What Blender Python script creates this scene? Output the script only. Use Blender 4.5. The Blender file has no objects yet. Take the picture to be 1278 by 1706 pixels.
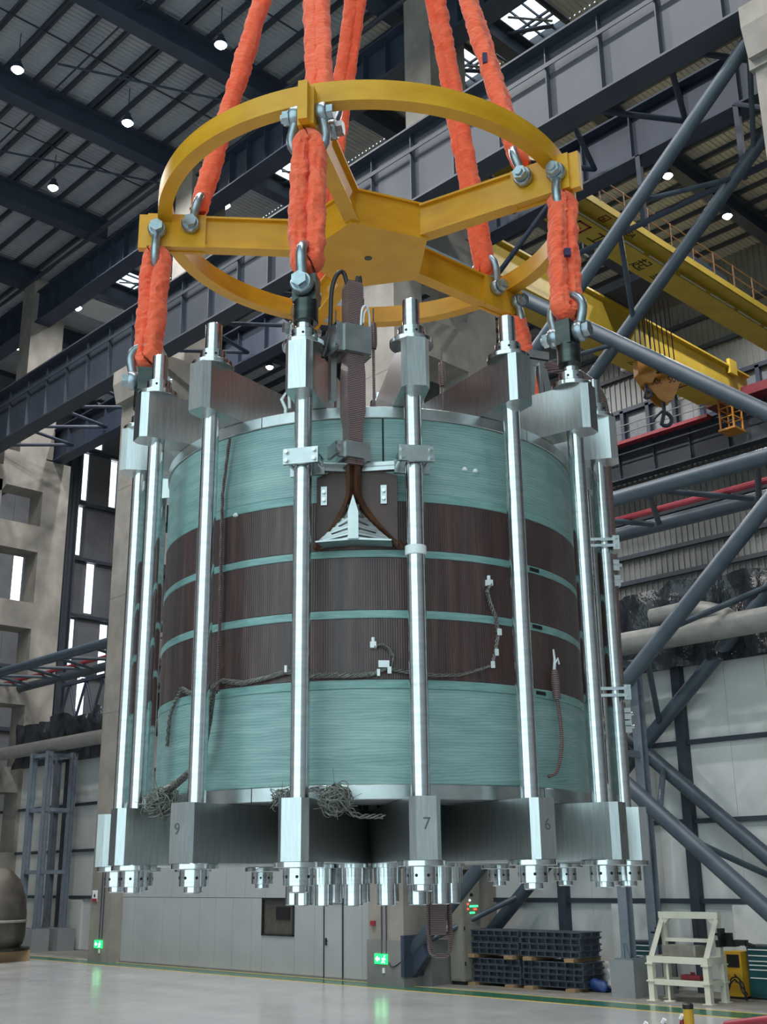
import bpy, math, random
from math import pi, sin, cos, radians, atan2
from mathutils import Vector, Matrix, noise
random.seed(7)
C = bpy.context.scene.collection
SC = bpy.context.scene

# ------------------------------------------------------------------ camera
cam_d = bpy.data.cameras.new('camera')
cam = bpy.data.objects.new('camera', cam_d); C.objects.link(cam); SC.camera = cam
cam_d.sensor_fit = 'HORIZONTAL'; cam_d.sensor_width = 36.0; cam_d.lens = 53.8055
cam_d.clip_start = 0.05; cam_d.clip_end = 500
_fw = Vector((-0.68547863, 0.66161553, 0.30394726)); _rt = Vector((0.69183567, 0.721967, -0.01127173)); _up = Vector((0.22689745, -0.20255503, 0.95262218))
cam.matrix_world = Matrix(((_rt.x, _up.x, -_fw.x, 0.0), (_rt.y, _up.y, -_fw.y, 0.0), (_rt.z, _up.z, -_fw.z, 2.8), (0, 0, 0, 1)))

# ------------------------------------------------------------------ world, exposure
w = bpy.data.worlds.new('sky'); SC.world = w; w.use_nodes = True
bg = w.node_tree.nodes['Background']; bg.inputs[0].default_value = (0.85, 0.945, 1.0, 1); bg.inputs[1].default_value = 2.6
SC.view_settings.view_transform = 'Standard'; SC.view_settings.look = 'None'
SC.view_settings.exposure = 0.22; SC.view_settings.gamma = 1.0; SC.view_settings.use_curve_mapping = False
LAMP_W = 3000.0          # watts of each high-bay lamp

# ------------------------------------------------------------------ materials
def lin(h):
    h = h.lstrip('#'); o = []
    for k in (0, 2, 4):
        c = int(h[k:k+2], 16) / 255
        o.append(c / 12.92 if c <= 0.04045 else ((c + 0.055) / 1.055) ** 2.4)
    return (*o, 1.0)

class NT:
    def __init__(s, name):
        s.m = bpy.data.materials.new(name); s.m.use_nodes = True
        s.t = s.m.node_tree; s.b = s.t.nodes['Principled BSDF']
    def n(s, typ, **k):
        nd = s.t.nodes.new(typ)
        for a, v in k.items(): setattr(nd, a, v)
        return nd
    def l(s, a, b): s.t.links.new(a, b)
    def ramp(s, fac, stops):
        r = s.n('ShaderNodeValToRGB'); e = r.color_ramp.elements
        while len(e) < len(stops): e.new(0.5)
        for i, (p, c) in enumerate(stops): e[i].position = p; e[i].color = c
        s.l(fac, r.inputs[0]); return r.outputs[0]
    def bump(s, h, strength, dist=0.01):
        b = s.n('ShaderNodeBump'); b.inputs['Strength'].default_value = strength; b.inputs['Distance'].default_value = dist
        s.l(h, b.inputs['Height']); s.l(b.outputs[0], s.b.inputs['Normal'])
    def coord(s, scale=(1, 1, 1)):
        t = s.n('ShaderNodeTexCoord'); mp = s.n('ShaderNodeMapping'); mp.inputs['Scale'].default_value = scale
        s.l(t.outputs['Object'], mp.inputs[0]); return mp.outputs[0]
    def noise(s, vec, scale=5, detail=4, rough=0.55):
        n = s.n('ShaderNodeTexNoise'); n.inputs['Scale'].default_value = scale; n.inputs['Detail'].default_value = detail
        n.inputs['Roughness'].default_value = rough; s.l(vec, n.inputs['Vector']); return n.outputs['Fac']

def mk(name, c1, c2=None, rough=0.5, metal=0.0, nscale=4.0, stretch=(1, 1, 1), bump=0.0, rvar=0.0, spec=0.5, lo=0.3, hi=0.7, bdist=0.01, detail=4):
    a = NT(name); c2 = c2 or c1
    v = a.coord(stretch); f = a.noise(v, nscale, detail)
    a.l(a.ramp(f, [(lo, lin(c1)), (hi, lin(c2))]), a.b.inputs['Base Color'])
    a.b.inputs['Roughness'].default_value = rough; a.b.inputs['Metallic'].default_value = metal
    a.b.inputs['Specular IOR Level'].default_value = spec
    if rvar:
        mr = a.n('ShaderNodeMapRange'); mr.inputs[3].default_value = rough - rvar; mr.inputs[4].default_value = rough + rvar
        a.l(f, mr.inputs[0]); a.l(mr.outputs[0], a.b.inputs['Roughness'])
    if bump: a.bump(f, bump, bdist)
    return a.m

def emit(name, col, st):
    a = NT(name); a.b.inputs['Base Color'].default_value = (*lin(col)[:3], 1)
    a.b.inputs['Emission Color'].default_value = lin(col); a.b.inputs['Emission Strength'].default_value = st
    return a.m

M = {}
M['rod'] = mk('polished_steel', '#c9cdcf', '#dfe2e4', 0.13, 1.0, 3.0, (1, 1, 9), rvar=0.05)
M['block'] = mk('machined_steel', '#b9bdbd', '#ced1d1', 0.33, 1.0, 5.0, (14, 14, 1.2), rvar=0.07, bump=0.02)
M['arm'] = mk('brushed_steel', '#9b9d9c', '#b6b6b4', 0.36, 1.0, 4.0, (1.5, 1.5, 10), rvar=0.08, bump=0.02)
M['nut'] = mk('turned_steel', '#c2c6c7', '#d8dbdc', 0.16, 1.0, 6.0, (1, 1, 12), rvar=0.05)
M['plate'] = mk('mill_steel', '#a9adad', '#c2c5c5', 0.34, 1.0, 7.0, rvar=0.08)
M['hole'] = mk('hole_dark', '#15181a', None, 0.7)
M['lug'] = mk('blackened_steel', '#3d4242', '#565b58', 0.32, 0.9, 5.0, (1, 1, 4), rvar=0.1)
M['galv'] = mk('galvanised_steel', '#8d9ba3', '#b4c0c6', 0.33, 0.85, 14.0, rvar=0.1, bump=0.04)
M['green'] = None
M['yellow'] = mk('yellow_paint', '#cb9014', '#dca322', 0.38, 0.0, 3.0, (1, 1, 3), rvar=0.1, bump=0.02)
M['crane'] = mk('crane_yellow_paint', '#b39a35', '#c9ae42', 0.5, 0.0, 1.2)
M['amber'] = mk('amber_paint', '#a8702a', '#b98438', 0.5)
M['girder'] = mk('slate_blue_steel_paint', '#303845', '#3d4550', 0.55, 0.0, 0.7, (1, 1, 0.4))
M['girderdark'] = mk('dark_slate_steel_paint', '#2e384a', '#3a4557', 0.6, 0.0, 0.8)
M['pipe'] = mk('blue_grey_pipe_paint', '#374552', '#46535e', 0.45, 0.0, 2.0, bump=0.05)
M['deck'] = mk('roof_deck_sheet', '#9aa2ac', '#aeb4ba', 0.6, 0.0, 0.5, (0.6, 2.5, 1))
M['clad'] = mk('corrugated_cladding', '#6e7374', '#808484', 0.5, 0.1, 0.8)
M['clad2'] = mk('dark_cladding', '#5c6068', '#6f7379', 0.6, 0.0, 0.6)
M['panelgrey'] = mk('grey_sandwich_panel', '#a5a9ad', '#afb3b6', 0.4, 0.0, 0.8)
M['panelwhite'] = mk('white_partition_panel', '#c6caca', '#d6d9d8', 0.42, 0.0, 0.7, (1, 1, 0.5))
M['doorwhite'] = mk('white_door_panel', '#d3d8d8', '#dcdfdf', 0.5)
M['pale'] = mk('pale_pipe_wrap', '#7b7d7b', '#94938e', 0.55, 0.1, 3.0, bump=0.1)
M['plinth'] = mk('grey_plinth_paint', '#868c92', '#929799', 0.6, 0.0, 2.0)
M['support'] = mk('grey_blue_support_paint', '#6b7682', '#7a8490', 0.5)
M['red'] = mk('red_paint', '#8c2b38', '#9c3542', 0.5)
M['darkred'] = mk('dark_red_paint', '#6a2630', '#7a2d38', 0.55)
M['black'] = mk('black_plastic', '#141518', '#1d1f22', 0.45)
M['rubber'] = mk('black_rubber_cable', '#222124', '#302d30', 0.5)
M['wood'] = mk('raw_timber', '#8d7356', '#a98d6b', 0.8, 0.0, 4.0, (1, 8, 8), bump=0.2)
M['formwork'] = mk('blue_grey_cast_panel', '#3c444f', '#4b545f', 0.55, 0.0, 5.0, bump=0.1)
M['cream'] = mk('cream_stand_paint', '#d8d8c8', '#e2e1d3', 0.45)
M['cabinet'] = mk('beige_cabinet_paint', '#84837a', '#908f86', 0.5)
M['rust'] = mk('rusty_rail_paint', '#77563a', '#8c6a48', 0.6)
M['teal'] = mk('teal_cabinet_paint', '#16454b', '#1d5056', 0.4)
M['machine'] = mk('yellow_machine_paint', '#c79a24', '#d3a62f', 0.45)
M['tin'] = mk('sheet_metal', '#9b9992', '#b5b2a9', 0.38, 0.9, 4.0)
M['tank'] = mk('weathered_tank_steel', '#3d3a36', '#67625b', 0.55, 0.4, 1.4, bump=0.2, detail=8)
M['blue'] = mk('blue_sheet', '#1d3a72', '#2a4d8c', 0.5, nscale=7, bump=0.3)
M['plastic'] = mk('clear_wrap', '#9a9a98', '#c3c3c2', 0.25, nscale=9, bump=0.5)
M['white'] = mk('white_plastic', '#e4e8ea', '#f0f2f3', 0.4)
M['wire'] = mk('grey_wire', '#5c5c58', '#9a9a93', 0.45, 0.3, 30)
M['cable'] = mk('dark_wire_braid', '#4a4844', '#8e8b83', 0.5, 0.2, 60)
M['purple'] = mk('dark_label', '#2b2450', None, 0.6)
M['ink'] = mk('black_marker_ink', '#5a5f60', None, 0.7)
M['paint_black'] = mk('black_lettering', '#17180f', None, 0.6)
M['paint_red'] = mk('red_lettering', '#7d2428', None, 0.6)
M['floorgreen'] = mk('green_floor_paint', '#2f6650', '#38725a', 0.18, 0.0, 3.0)
M['flooryellow'] = mk('yellow_floor_line', '#c7ab5a', '#d4ba6a', 0.25)
M['concrete_floor'] = mk('bare_concrete_floor', '#7d7b75', '#928f88', 0.6, 0.0, 2.0, bump=0.05)
M['lampglow'] = emit('lamp_glow', '#fffaf0', 60)
M['exit'] = emit('exit_sign_green', '#18d060', 2.2)
M['exitwhite'] = emit('exit_sign_white', '#e8fff0', 2.2)
M['ledred'] = emit('red_indicator', '#ff4030', 3)
M['ledgreen'] = emit('green_indicator', '#30ff80', 3)
M['ledwhite'] = emit('white_indicator', '#ffffff', 4)

def m_floor():
    a = NT('glossy_epoxy_floor'); v = a.coord(); f = a.noise(v, 0.35, 5)
    a.l(a.ramp(f, [(0.3, lin('#a3a8aa')), (0.7, lin('#b0b3b3'))]), a.b.inputs['Base Color'])
    f2 = a.noise(v, 1.1, 5); mr = a.n('ShaderNodeMapRange'); mr.inputs[3].default_value = 0.10; mr.inputs[4].default_value = 0.26
    a.l(f2, mr.inputs[0]); a.l(mr.outputs[0], a.b.inputs['Roughness']); a.b.inputs['Specular IOR Level'].default_value = 0.55
    a.bump(a.noise(v, 0.8, 2), 0.06, 0.02); return a.m
M['floor'] = m_floor()

def m_concrete(name, c1, c2):
    a = NT(name); v = a.coord(); f = a.noise(v, 0.8, 7, 0.62); s = a.noise(a.coord((1, 1, 0.6)), 1.1, 3)
    mx = a.n('ShaderNodeMath', operation='MULTIPLY_ADD'); a.l(s, mx.inputs[0]); mx.inputs[1].default_value = 0.5
    hf = a.n('ShaderNodeMath', operation='MULTIPLY'); a.l(f, hf.inputs[0]); hf.inputs[1].default_value = 0.5; a.l(hf.outputs[0], mx.inputs[2])
    a.l(a.ramp(mx.outputs[0], [(0.35, lin(c1)), (0.65, lin(c2))]), a.b.inputs['Base Color'])
    a.b.inputs['Roughness'].default_value = 0.8; a.bump(a.noise(v, 12, 5), 0.15, 0.01); return a.m
M['concrete'] = m_concrete('board_marked_concrete', '#7b7872', '#9c9892')
M['concretedark'] = m_concrete('grey_washed_concrete', '#6f706f', '#868684')

def m_green():
    a = NT('green_glass_laminate'); v = a.coord((1, 1, 7)); f = a.noise(v, 2.2, 6, 0.6)
    col = a.ramp(f, [(0.28, lin('#759694')), (0.5, lin('#88a6a4')), (0.75, lin('#9eb9b6'))])
    w1 = a.n('ShaderNodeTexWave', wave_type='RINGS', bands_direction='Z'); w1.inputs['Scale'].default_value = 7; w1.inputs['Distortion'].default_value = 9; w1.inputs['Detail'].default_value = 3; w1.inputs['Detail Scale'].default_value = 0.7
    a.l(a.coord((0.5, 0.5, 2.5)), w1.inputs['Vector'])
    mx = a.n('ShaderNodeMix', data_type='RGBA', blend_type='SOFT_LIGHT'); mx.inputs[0].default_value = 0.18
    a.l(col, mx.inputs[6]); a.l(w1.outputs[0], mx.inputs[7])
    st = a.noise(a.coord((5, 5, 0.5)), 1.2, 4); st2 = a.ramp(st, [(0.62, (0, 0, 0, 1)), (0.74, (1, 1, 1, 1))])
    m2 = a.n('ShaderNodeMix', data_type='RGBA'); sc = a.n('ShaderNodeMath', operation='MULTIPLY'); a.l(st2, sc.inputs[0]); sc.inputs[1].default_value = 0.35
    a.l(sc.outputs[0], m2.inputs[0]); a.l(mx.outputs[2], m2.inputs[6]); m2.inputs[7].default_value = lin('#9dbab0')
    a.l(m2.outputs[2], a.b.inputs['Base Color']); a.b.inputs['Roughness'].default_value = 0.36
    a.bump(f, 0.08, 0.004); return a.m
M['green'] = m_green()
M['tape'] = mk('teal_glass_tape', '#6d9693', '#8fb3ae', 0.3, 0.0, 6, (1, 1, 8), bump=0.1)

def m_winding():
    a = NT('brown_turn_insulation')
    t = a.n('ShaderNodeTexCoord'); sp = a.n('ShaderNodeSeparateXYZ'); a.l(t.outputs['Object'], sp.inputs[0])
    at = a.n('ShaderNodeMath', operation='ARCTAN2'); a.l(sp.outputs[0], at.inputs[0]); a.l(sp.outputs[1], at.inputs[1])
    k = a.n('ShaderNodeMath', operation='MULTIPLY'); a.l(at.outputs[0], k.inputs[0]); k.inputs[1].default_value = 640
    s = a.n('ShaderNodeMath', operation='SINE'); a.l(k.outputs[0], s.inputs[0])
    cb = a.n('ShaderNodeCombineXYZ'); k2 = a.n('ShaderNodeMath', operation='MULTIPLY'); a.l(at.outputs[0], k2.inputs[0]); k2.inputs[1].default_value = 16
    a.l(k2.outputs[0], cb.inputs[0]); k3 = a.n('ShaderNodeMath', operation='MULTIPLY'); a.l(sp.outputs[2], k3.inputs[0]); k3.inputs[1].default_value = 0.7; a.l(k3.outputs[0], cb.inputs[2])
    f = a.noise(cb.outputs[0], 1.6, 5, 0.65)
    col = a.ramp(f, [(0.3, lin('#3d2c2c')), (0.5, lin('#503b3a')), (0.72, lin('#6b4f46'))])
    sm = a.n('ShaderNodeMapRange'); sm.inputs[1].default_value = -1; sm.inputs[3].default_value = 0.72; sm.inputs[4].default_value = 1.1; a.l(s.outputs[0], sm.inputs[0])
    mx = a.n('ShaderNodeMix', data_type='RGBA', blend_type='MULTIPLY'); mx.inputs[0].default_value = 0.75; a.l(col, mx.inputs[6]); a.l(sm.outputs[0], mx.inputs[7])
    a.l(mx.outputs[2], a.b.inputs['Base Color']); a.b.inputs['Roughness'].default_value = 0.34
    a.bump(s.outputs[0], 0.2, 0.002); return a.m
M['winding'] = m_winding()
M['brown'] = mk('brown_resin_plate', '#402d2a', '#523b35', 0.5, 0.0, 5.0, bump=0.05)
M['copper'] = mk('amber_resin_edge', '#4a3026', '#69452e', 0.35, 0.0, 9.0)

def m_wrap():
    a = NT('brown_wrapped_tape')
    v = a.coord((1, 1, 1)); wv = a.n('ShaderNodeTexWave', bands_direction='Z'); wv.inputs['Scale'].default_value = 24; wv.inputs['Distortion'].default_value = 1.4; wv.inputs['Detail'].default_value = 2
    a.l(v, wv.inputs['Vector'])
    a.l(a.ramp(wv.outputs[0], [(0.15, lin('#4a333a')), (0.7, lin('#70555a')), (0.97, lin('#a08a80'))]), a.b.inputs['Base Color'])
    a.b.inputs['Roughness'].default_value = 0.34; a.bump(wv.outputs[0], 0.4, 0.006); return a.m
M['wrap'] = m_wrap()

def m_orange():
    a = NT('orange_sling_fabric'); v = a.coord(); f = a.noise(v, 9, 3)
    a.l(a.ramp(f, [(0.3, lin('#ff6340')), (0.7, lin('#ff7854'))]), a.b.inputs['Base Color'])
    a.b.inputs['Roughness'].default_value = 0.85; a.b.inputs['Specular IOR Level'].default_value = 0.2
    a.b.inputs['Sheen Weight'].default_value = 0.25
    f2 = a.noise(a.coord((1, 1, 2.6)), 15, 5, 0.6); a.bump(f2, 0.85, 0.022); return a.m
M['orange'] = m_orange()

def m_tarp():
    a = NT('black_plastic_sheet'); v = a.coord((1, 1, 0.6)); f = a.noise(v, 2.3, 4, 0.6)
    a.l(a.ramp(f, [(0.3, lin('#1d2024')), (0.7, lin('#3a3f45'))]), a.b.inputs['Base Color']); a.b.inputs['Roughness'].default_value = 0.25
    a.bump(f, 0.9, 0.12); return a.m
M['tarp'] = m_tarp()

def m_glass(name='window_glass', tr=(0.93, 0.96, 0.98, 1)):
    a = NT(name); g = a.n('ShaderNodeBsdfGlossy'); g.inputs['Roughness'].default_value = 0.02
    t = a.n('ShaderNodeBsdfTransparent'); t.inputs[0].default_value = tr
    mx = a.n('ShaderNodeMixShader'); mx.inputs[0].default_value = 0.06
    a.l(t.outputs[0], mx.inputs[1]); a.l(g.outputs[0], mx.inputs[2]); a.l(mx.outputs[0], a.t.nodes['Material Output'].inputs[0]); return a.m
M['glass'] = m_glass(); M['dimglass'] = m_glass('dimming_window_glass', (0.80, 0.88, 0.88, 1))  # second glass: tint added to dim and cool daylight from the unseen opening
M['roomglass'] = mk('dark_room_glass', '#4c4a46', '#5a5751', 0.12)

# ------------------------------------------------------------------ mesh building
class MB:
    def __init__(s): s.v = []; s.f = []; s.mi = []
    def add(s, vs, fs, mi=0):
        o = len(s.v); s.v += [tuple(p) for p in vs]
        s.f += [tuple(i + o for i in f) for f in fs]; s.mi += [mi] * len(fs); return s
    def box(s, x0, x1, y0, y1, z0, z1, mi=0, mat=None):
        vs = [Vector((x, y, z)) for z in (z0, z1) for y in (y0, y1) for x in (x0, x1)]
        if mat is not None: vs = [mat @ p for p in vs]
        return s.add(vs, [(0, 2, 3, 1), (4, 5, 7, 6), (0, 1, 5, 4), (2, 6, 7, 3), (0, 4, 6, 2), (1, 3, 7, 5)], mi)
    def prism(s, poly, z0, z1, mi=0, mat=None):
        n = len(poly); vs = [Vector((x, y, z)) for z in (z0, z1) for x, y in poly]
        if mat is not None: vs = [mat @ p for p in vs]
        fs = [tuple(reversed(range(n))), tuple(range(n, 2 * n))] + [(i, (i + 1) % n, n + (i + 1) % n, n + i) for i in range(n)]
        return s.add(vs, fs, mi)
    def tube(s, path, r, n=8, closed=False, cap=True, mi=0, r2=None, side=None):
        P = [Vector(p) for p in path]; m = len(P); T = []
        for i in range(m):
            a = P[i - 1] if (i > 0 or closed) else P[i]; b = P[(i + 1) % m] if (i < m - 1 or closed) else P[i]
            T.append((b - a).normalized())
        ref = Vector(side) if side is not None else (Vector((0, 0, 1)) if abs(T[0].z) < 0.9 else Vector((1, 0, 0)))
        u = (ref - T[0] * ref.dot(T[0])).normalized(); vs = []
        for i in range(m):
            u = (u - T[i] * u.dot(T[i])).normalized(); q = T[i].cross(u)
            ri = r[i] if isinstance(r, (list, tuple)) else r; rj = (r2[i] if isinstance(r2, (list, tuple)) else r2) if r2 is not None else ri
            for k in range(n):
                a = 2 * pi * k / n; vs.append(P[i] + u * (ri * cos(a)) + q * (rj * sin(a)))
        fs = []
        for i in range(m if closed else m - 1):
            j = (i + 1) % m
            for k in range(n): fs.append((i * n + k, i * n + (k + 1) % n, j * n + (k + 1) % n, j * n + k))
        if cap and not closed: fs += [tuple(reversed(range(n))), tuple(range((m - 1) * n, m * n))]
        return s.add(vs, fs, mi)
    def cyl(s, a, b, r, n=16, mi=0): return s.tube([a, b], r, n, mi=mi)
    def lathe(s, prof, n=32, c=(0, 0, 0), mi=0, closed=False, a0=0.0, a1=2 * pi):
        full = abs(a1 - a0 - 2 * pi) < 1e-6; k = n if full else n + 1; vs = []; m = len(prof)
        for i in range(k):
            a = a0 + (a1 - a0) * i / n
            for (r, z) in prof: vs.append((c[0] + r * sin(a), c[1] - r * cos(a), c[2] + z))
        fs = []
        for i in range(n):
            j = (i + 1) % k
            for q in range(m if closed else m - 1):
                q2 = (q + 1) % m; fs.append((i * m + q, j * m + q, j * m + q2, i * m + q2))
        if not full and closed: fs += [tuple(range(m)), tuple(reversed(range((k - 1) * m, k * m)))]
        return s.add(vs, fs, mi)
    def mesh(s, name, mats, ang=35):
        me = bpy.data.meshes.new(name); me.from_pydata(s.v, [], s.f)
        for m in (mats if isinstance(mats, (list, tuple)) else [mats]): me.materials.append(m)
        me.polygons.foreach_set('material_index', s.mi)
        if ang: me.polygons.foreach_set('use_smooth', [True] * len(s.f)); me.update(); me.set_sharp_from_angle(angle=radians(ang))
        me.update(); return me
    def build(s, name, mats, parent=None, ang=35, loc=None, rotz=0.0):
        return put(name, s.mesh(name, mats, ang), parent, loc, rotz)

def put(name, me, parent=None, loc=None, rotz=0.0):
    o = bpy.data.objects.new(name, me); C.objects.link(o)
    if parent is not None: o.parent = parent
    if loc is not None: o.location = loc
    if rotz: o.rotation_euler = (0, 0, rotz)
    return o
def tag(o, label, cat, group=None, kind=None):
    o['label'] = label; o['category'] = cat
    if group: o['group'] = group
    if kind: o['kind'] = kind
    return o
def thing(name, label, cat, loc=(0, 0, 0), rotz=0.0, group=None, kind=None):
    o = bpy.data.objects.new(name, None); C.objects.link(o); o.location = loc; o.rotation_euler = (0, 0, rotz)
    return tag(o, label, cat, group, kind)
def B(*a): return MB().box(*a)
def smooth(pts, n=6):           # Catmull-Rom through the points
    P = [Vector(p) for p in pts]; P = [P[0] * 2 - P[1]] + P + [P[-1] * 2 - P[-2]]; out = []
    for i in range(1, len(P) - 2):
        for k in range(n):
            t = k / n; a, b, c, d = P[i - 1:i + 3]
            out.append(.5 * (2 * b + (c - a) * t + (2 * a - 5 * b + 4 * c - d) * t * t + (3 * b - a - 3 * c + d) * t ** 3))
    return out + [P[-2]]
def text(body, name, mat, parent, size, mtx, ext=0.002, align='CENTER'):
    cu = bpy.data.curves.new(name, 'FONT'); cu.body = body; cu.size = size; cu.extrude = ext; cu.align_x = align; cu.align_y = 'CENTER'
    cu.materials.append(mat); o = bpy.data.objects.new(name, cu); C.objects.link(o)
    me = bpy.data.meshes.new_from_object(o.evaluated_get(bpy.context.evaluated_depsgraph_get())); me.materials.clear(); me.materials.append(mat); bpy.data.objects.remove(o)
    o = bpy.data.objects.new(name, me); C.objects.link(o)
    if parent is not None: o.parent = parent
    o.matrix_local = mtx; return o
def fr(x, y, o):            # matrix from x axis, y axis and origin
    x = Vector(x).normalized(); y = Vector(y).normalized(); z = x.cross(y)
    return Matrix(((x.x, y.x, z.x, o[0]), (x.y, y.y, z.y, o[1]), (x.z, y.z, z.z, o[2]), (0, 0, 0, 1)))
ST = 'structure'

# ------------------------------------------------------------------ floor
o = B(-72, 26, -16.5, 56, -0.3, 0).build('floor', M['floor'], ang=0); tag(o, 'glossy pale grey epoxy floor of the assembly hall', 'floor', kind=ST)
o = B(-72, 26, 24.05, 56, 0, 0.004).build('floor_apron', M['concrete_floor'], ang=0); tag(o, 'dull bare concrete floor strip beyond the green line', 'floor', kind=ST)
o = B(-72, 26, 22.72, 23.62, 0, 0.004).build('floor_stripe', M['floorgreen'], ang=0); tag(o, 'wide dark green painted stripe along the column line', 'floor marking', kind=ST)
for y, nm in ((22.6, 'thin yellow line along the near edge of the green stripe'), (23.62, 'thin yellow line along the far edge of the green stripe')):
    o = B(-72, 26, y, y + 0.12, 0, 0.005).build('floor_line', M['flooryellow'], ang=0); tag(o, nm, 'floor marking', kind=ST)

# ------------------------------------------------------------------ walls behind the camera and beside it: the open side lets the daylight in
o = MB()
o.box(-72, -13, -16.5, -16.2, 0, 38); o.box(-13, 26, -16.5, -16.2, 30, 38)
o = o.build('wall_south', M['panelgrey'], ang=0); tag(o, 'grey long side wall behind the camera with an open glazed bay', 'wall', kind=ST)
wn = thing('window_20', 'tall glazed opening in the long wall behind the camera', 'window', kind=ST)
mb = MB()
for x in (-13, -3.25, 6.5, 16.25, 26): mb.box(x - 0.15, x + 0.15, -16.5, -16.2, 0, 30)
for z in (7.5, 15, 22.5): mb.box(-13, 26, -16.45, -16.25, z - 0.12, z + 0.12)
mb.build('window_frame', M['girder'], wn, 0); B(-13, 26, -16.37, -16.35, 0, 30).build('pane', M['dimglass'], wn, 0)
o = B(25.7, 26, -16.5, 56, 0, 38).build('wall_east', M['panelgrey'], ang=0); tag(o, 'grey end wall behind the camera', 'wall', kind=ST)

# end wall in the west with its slit windows
SL = [(37.95, 28.45, 32.0, .42), (40.15, 28.4, 31.95, .55), (37.8, 24.4, 27.95, .36), (38.75, 20.4, 24.0, .62), (37.75, 16.5, 19.9, .38), (40.1, 16.1, 19.85, .6), (38.65, 12.4, 15.95, .6),
      (38.75, 32.5, 36.0, .6), (36.95, 20.4, 23.9, .26), (33.35, 20.4, 23.85, .7), (44.2, 20.4, 23.9, .6), (47.0, 24.4, 27.9, .6), (50.3, 20.4, 23.9, .6), (29.5, 12.4, 15.9, .6), (31.0, 28.4, 31.9, .5)]
ew = thing('wall_west', 'far grey end wall of panels with bright vertical slit windows', 'wall', kind=ST)
for row in range(10):
    z0, z1 = row * 4.0, row * 4.0 + 4.0; ys = sorted([(y - 0.03, y + wd + 0.03, a, b) for (y, a, b, wd) in SL if a >= z0 - 0.1 and b <= z1 + 0.1])
    edges = [-16.5]
    for (ya, yb, a, b) in ys: edges += [ya, yb]
    edges.append(56.0)
    for i in range(0, len(edges) - 1, 2):
        n = max(1, round((edges[i + 1] - edges[i]) / 2.4)); st = (edges[i + 1] - edges[i]) / n
        for k in range(n):
            B(-70.2, -70, edges[i] + k * st + 0.012, edges[i] + (k + 1) * st - 0.012, z0 + 0.03, z1).build('wall_panel', M['clad2'], ew, 0)
    for (ya, yb, a, b) in ys:
        if a > z0 + 0.05: B(-70.2, -70, ya, yb, z0, a).build('wall_panel', M['clad2'], ew, 0)
        if b < z1 - 0.05: B(-70.2, -70, ya, yb, b, z1).build('wall_panel', M['clad2'], ew, 0)
    B(-69.98, -69.72, -16.5, 56, z1 - 0.02, z1 + 0.22).build('girt', M['girder'], ew, 0)
for i, (y, a, b, wd) in enumerate(SL):
    wn = thing('window_%d' % (i + 1), 'narrow bright vertical slit window in the far end wall, %s' % ['beside the dark wall post at eave level', 'under the eave between two grey panels', 'tall thin one close to the wall post', 'wide one in the middle row', 'thin one just above the pipe truss', 'wide one just above the pipe truss', 'lowest one behind the small dark truss', 'topmost one touching the truss', 'sliver at the edge of the concrete column', 'seen through the second opening of the concrete column', 'hidden beyond the coil in the middle row', 'hidden beyond the coil in the upper row', 'farthest along the wall', 'low down behind the concrete column', 'high up behind the concrete column'][i], 'window', kind=ST)
    mb = MB(); mb.box(-70.15, -70.05, y - 0.03, y, a, b); mb.box(-70.15, -70.05, y + wd, y + wd + 0.03, a, b); mb.box(-70.15, -70.05, y - .03, y + wd + .03, a, a + .03); mb.box(-70.15, -70.05, y - .03, y + wd + .03, b - .03, b)
    mb.build('window_frame', M['girder'], wn, 0); B(-70.11, -70.1, y, y + wd, a, b).build('pane', M['glass'], wn, 0)
o = MB(); o.box(-69.7, -69.1, 36.6, 36.7, 0, 36); o.box(-69.45, -69.35, 36.6, 37.3, 0, 36); o.box(-69.7, -69.1, 37.2, 37.3, 0, 36)
o = o.build('wall_post', M['girder'], ang=0); tag(o, 'dark steel wall post running up the far end wall', 'post', kind=ST)

# far long wall of the neighbouring bay
def corrugated_wall(x0, x1, y, z0, z1, pitch, d, name, mat, parent):
    mb = MB(); prof = []; x = x0
    while x < x1: prof += [(x, y), (x + pitch * .5, y), (x + pitch * .6, y - d), (x + pitch * .9, y - d)]; x += pitch
    vs = [(a, b, z) for z in (z0, z1) for a, b in prof]; n = len(prof)
    mb.add(vs, [(i, i + 1, n + i + 1, n + i) for i in range(n - 1)]); mb.build(name, mat, parent, 0)
fw = thing('wall_north', 'far long wall of the neighbouring bay in grey corrugated sheet', 'wall', kind=ST)
corrugated_wall(-72, 26, 54.3, 0, 27.0, 0.36, 0.06, 'corrugated_sheet', M['clad'], fw)
corrugated_wall(-72, 26, 54.3, 29.0, 38, 0.36, 0.06, 'corrugated_sheet', M['clad'], fw)
for z in (17.3, 18.6, 20.1, 22.2, 31.2, 33.0): B(-72, 26, 54.0, 54.24, z - 0.12, z + 0.12).build('girt', M['girder'], fw, 0)
wn = thing('window_16', 'long strip of dark panes above the far red walkway', 'window', kind=ST)
mb = MB()
x = -60.0
while x < 0: mb.box(x - .12, x + .12, 53.95, 54.3, 27.0, 29.0); x += 1.75
mb.box(-60, 0, 53.95, 54.35, 26.9, 27.15); mb.box(-60, 0, 53.95, 54.35, 28.85, 29.1); mb.build('window_frame', M['girderdark'], wn, 0)
x = -60.0
while x < -1: B(x + .12, x + 1.63, 54.24, 54.27, 27.15, 28.85).build('pane', mk('dusty_pane', '#6c737b', '#7d848b', 0.3) if 'dusty_pane' not in bpy.data.materials else bpy.data.materials['dusty_pane'], wn, 0); x += 1.75
B(-72, 26, 54.5, 54.7, 0, 38).build('wall_backing', M['clad2'], fw, 0)

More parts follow.
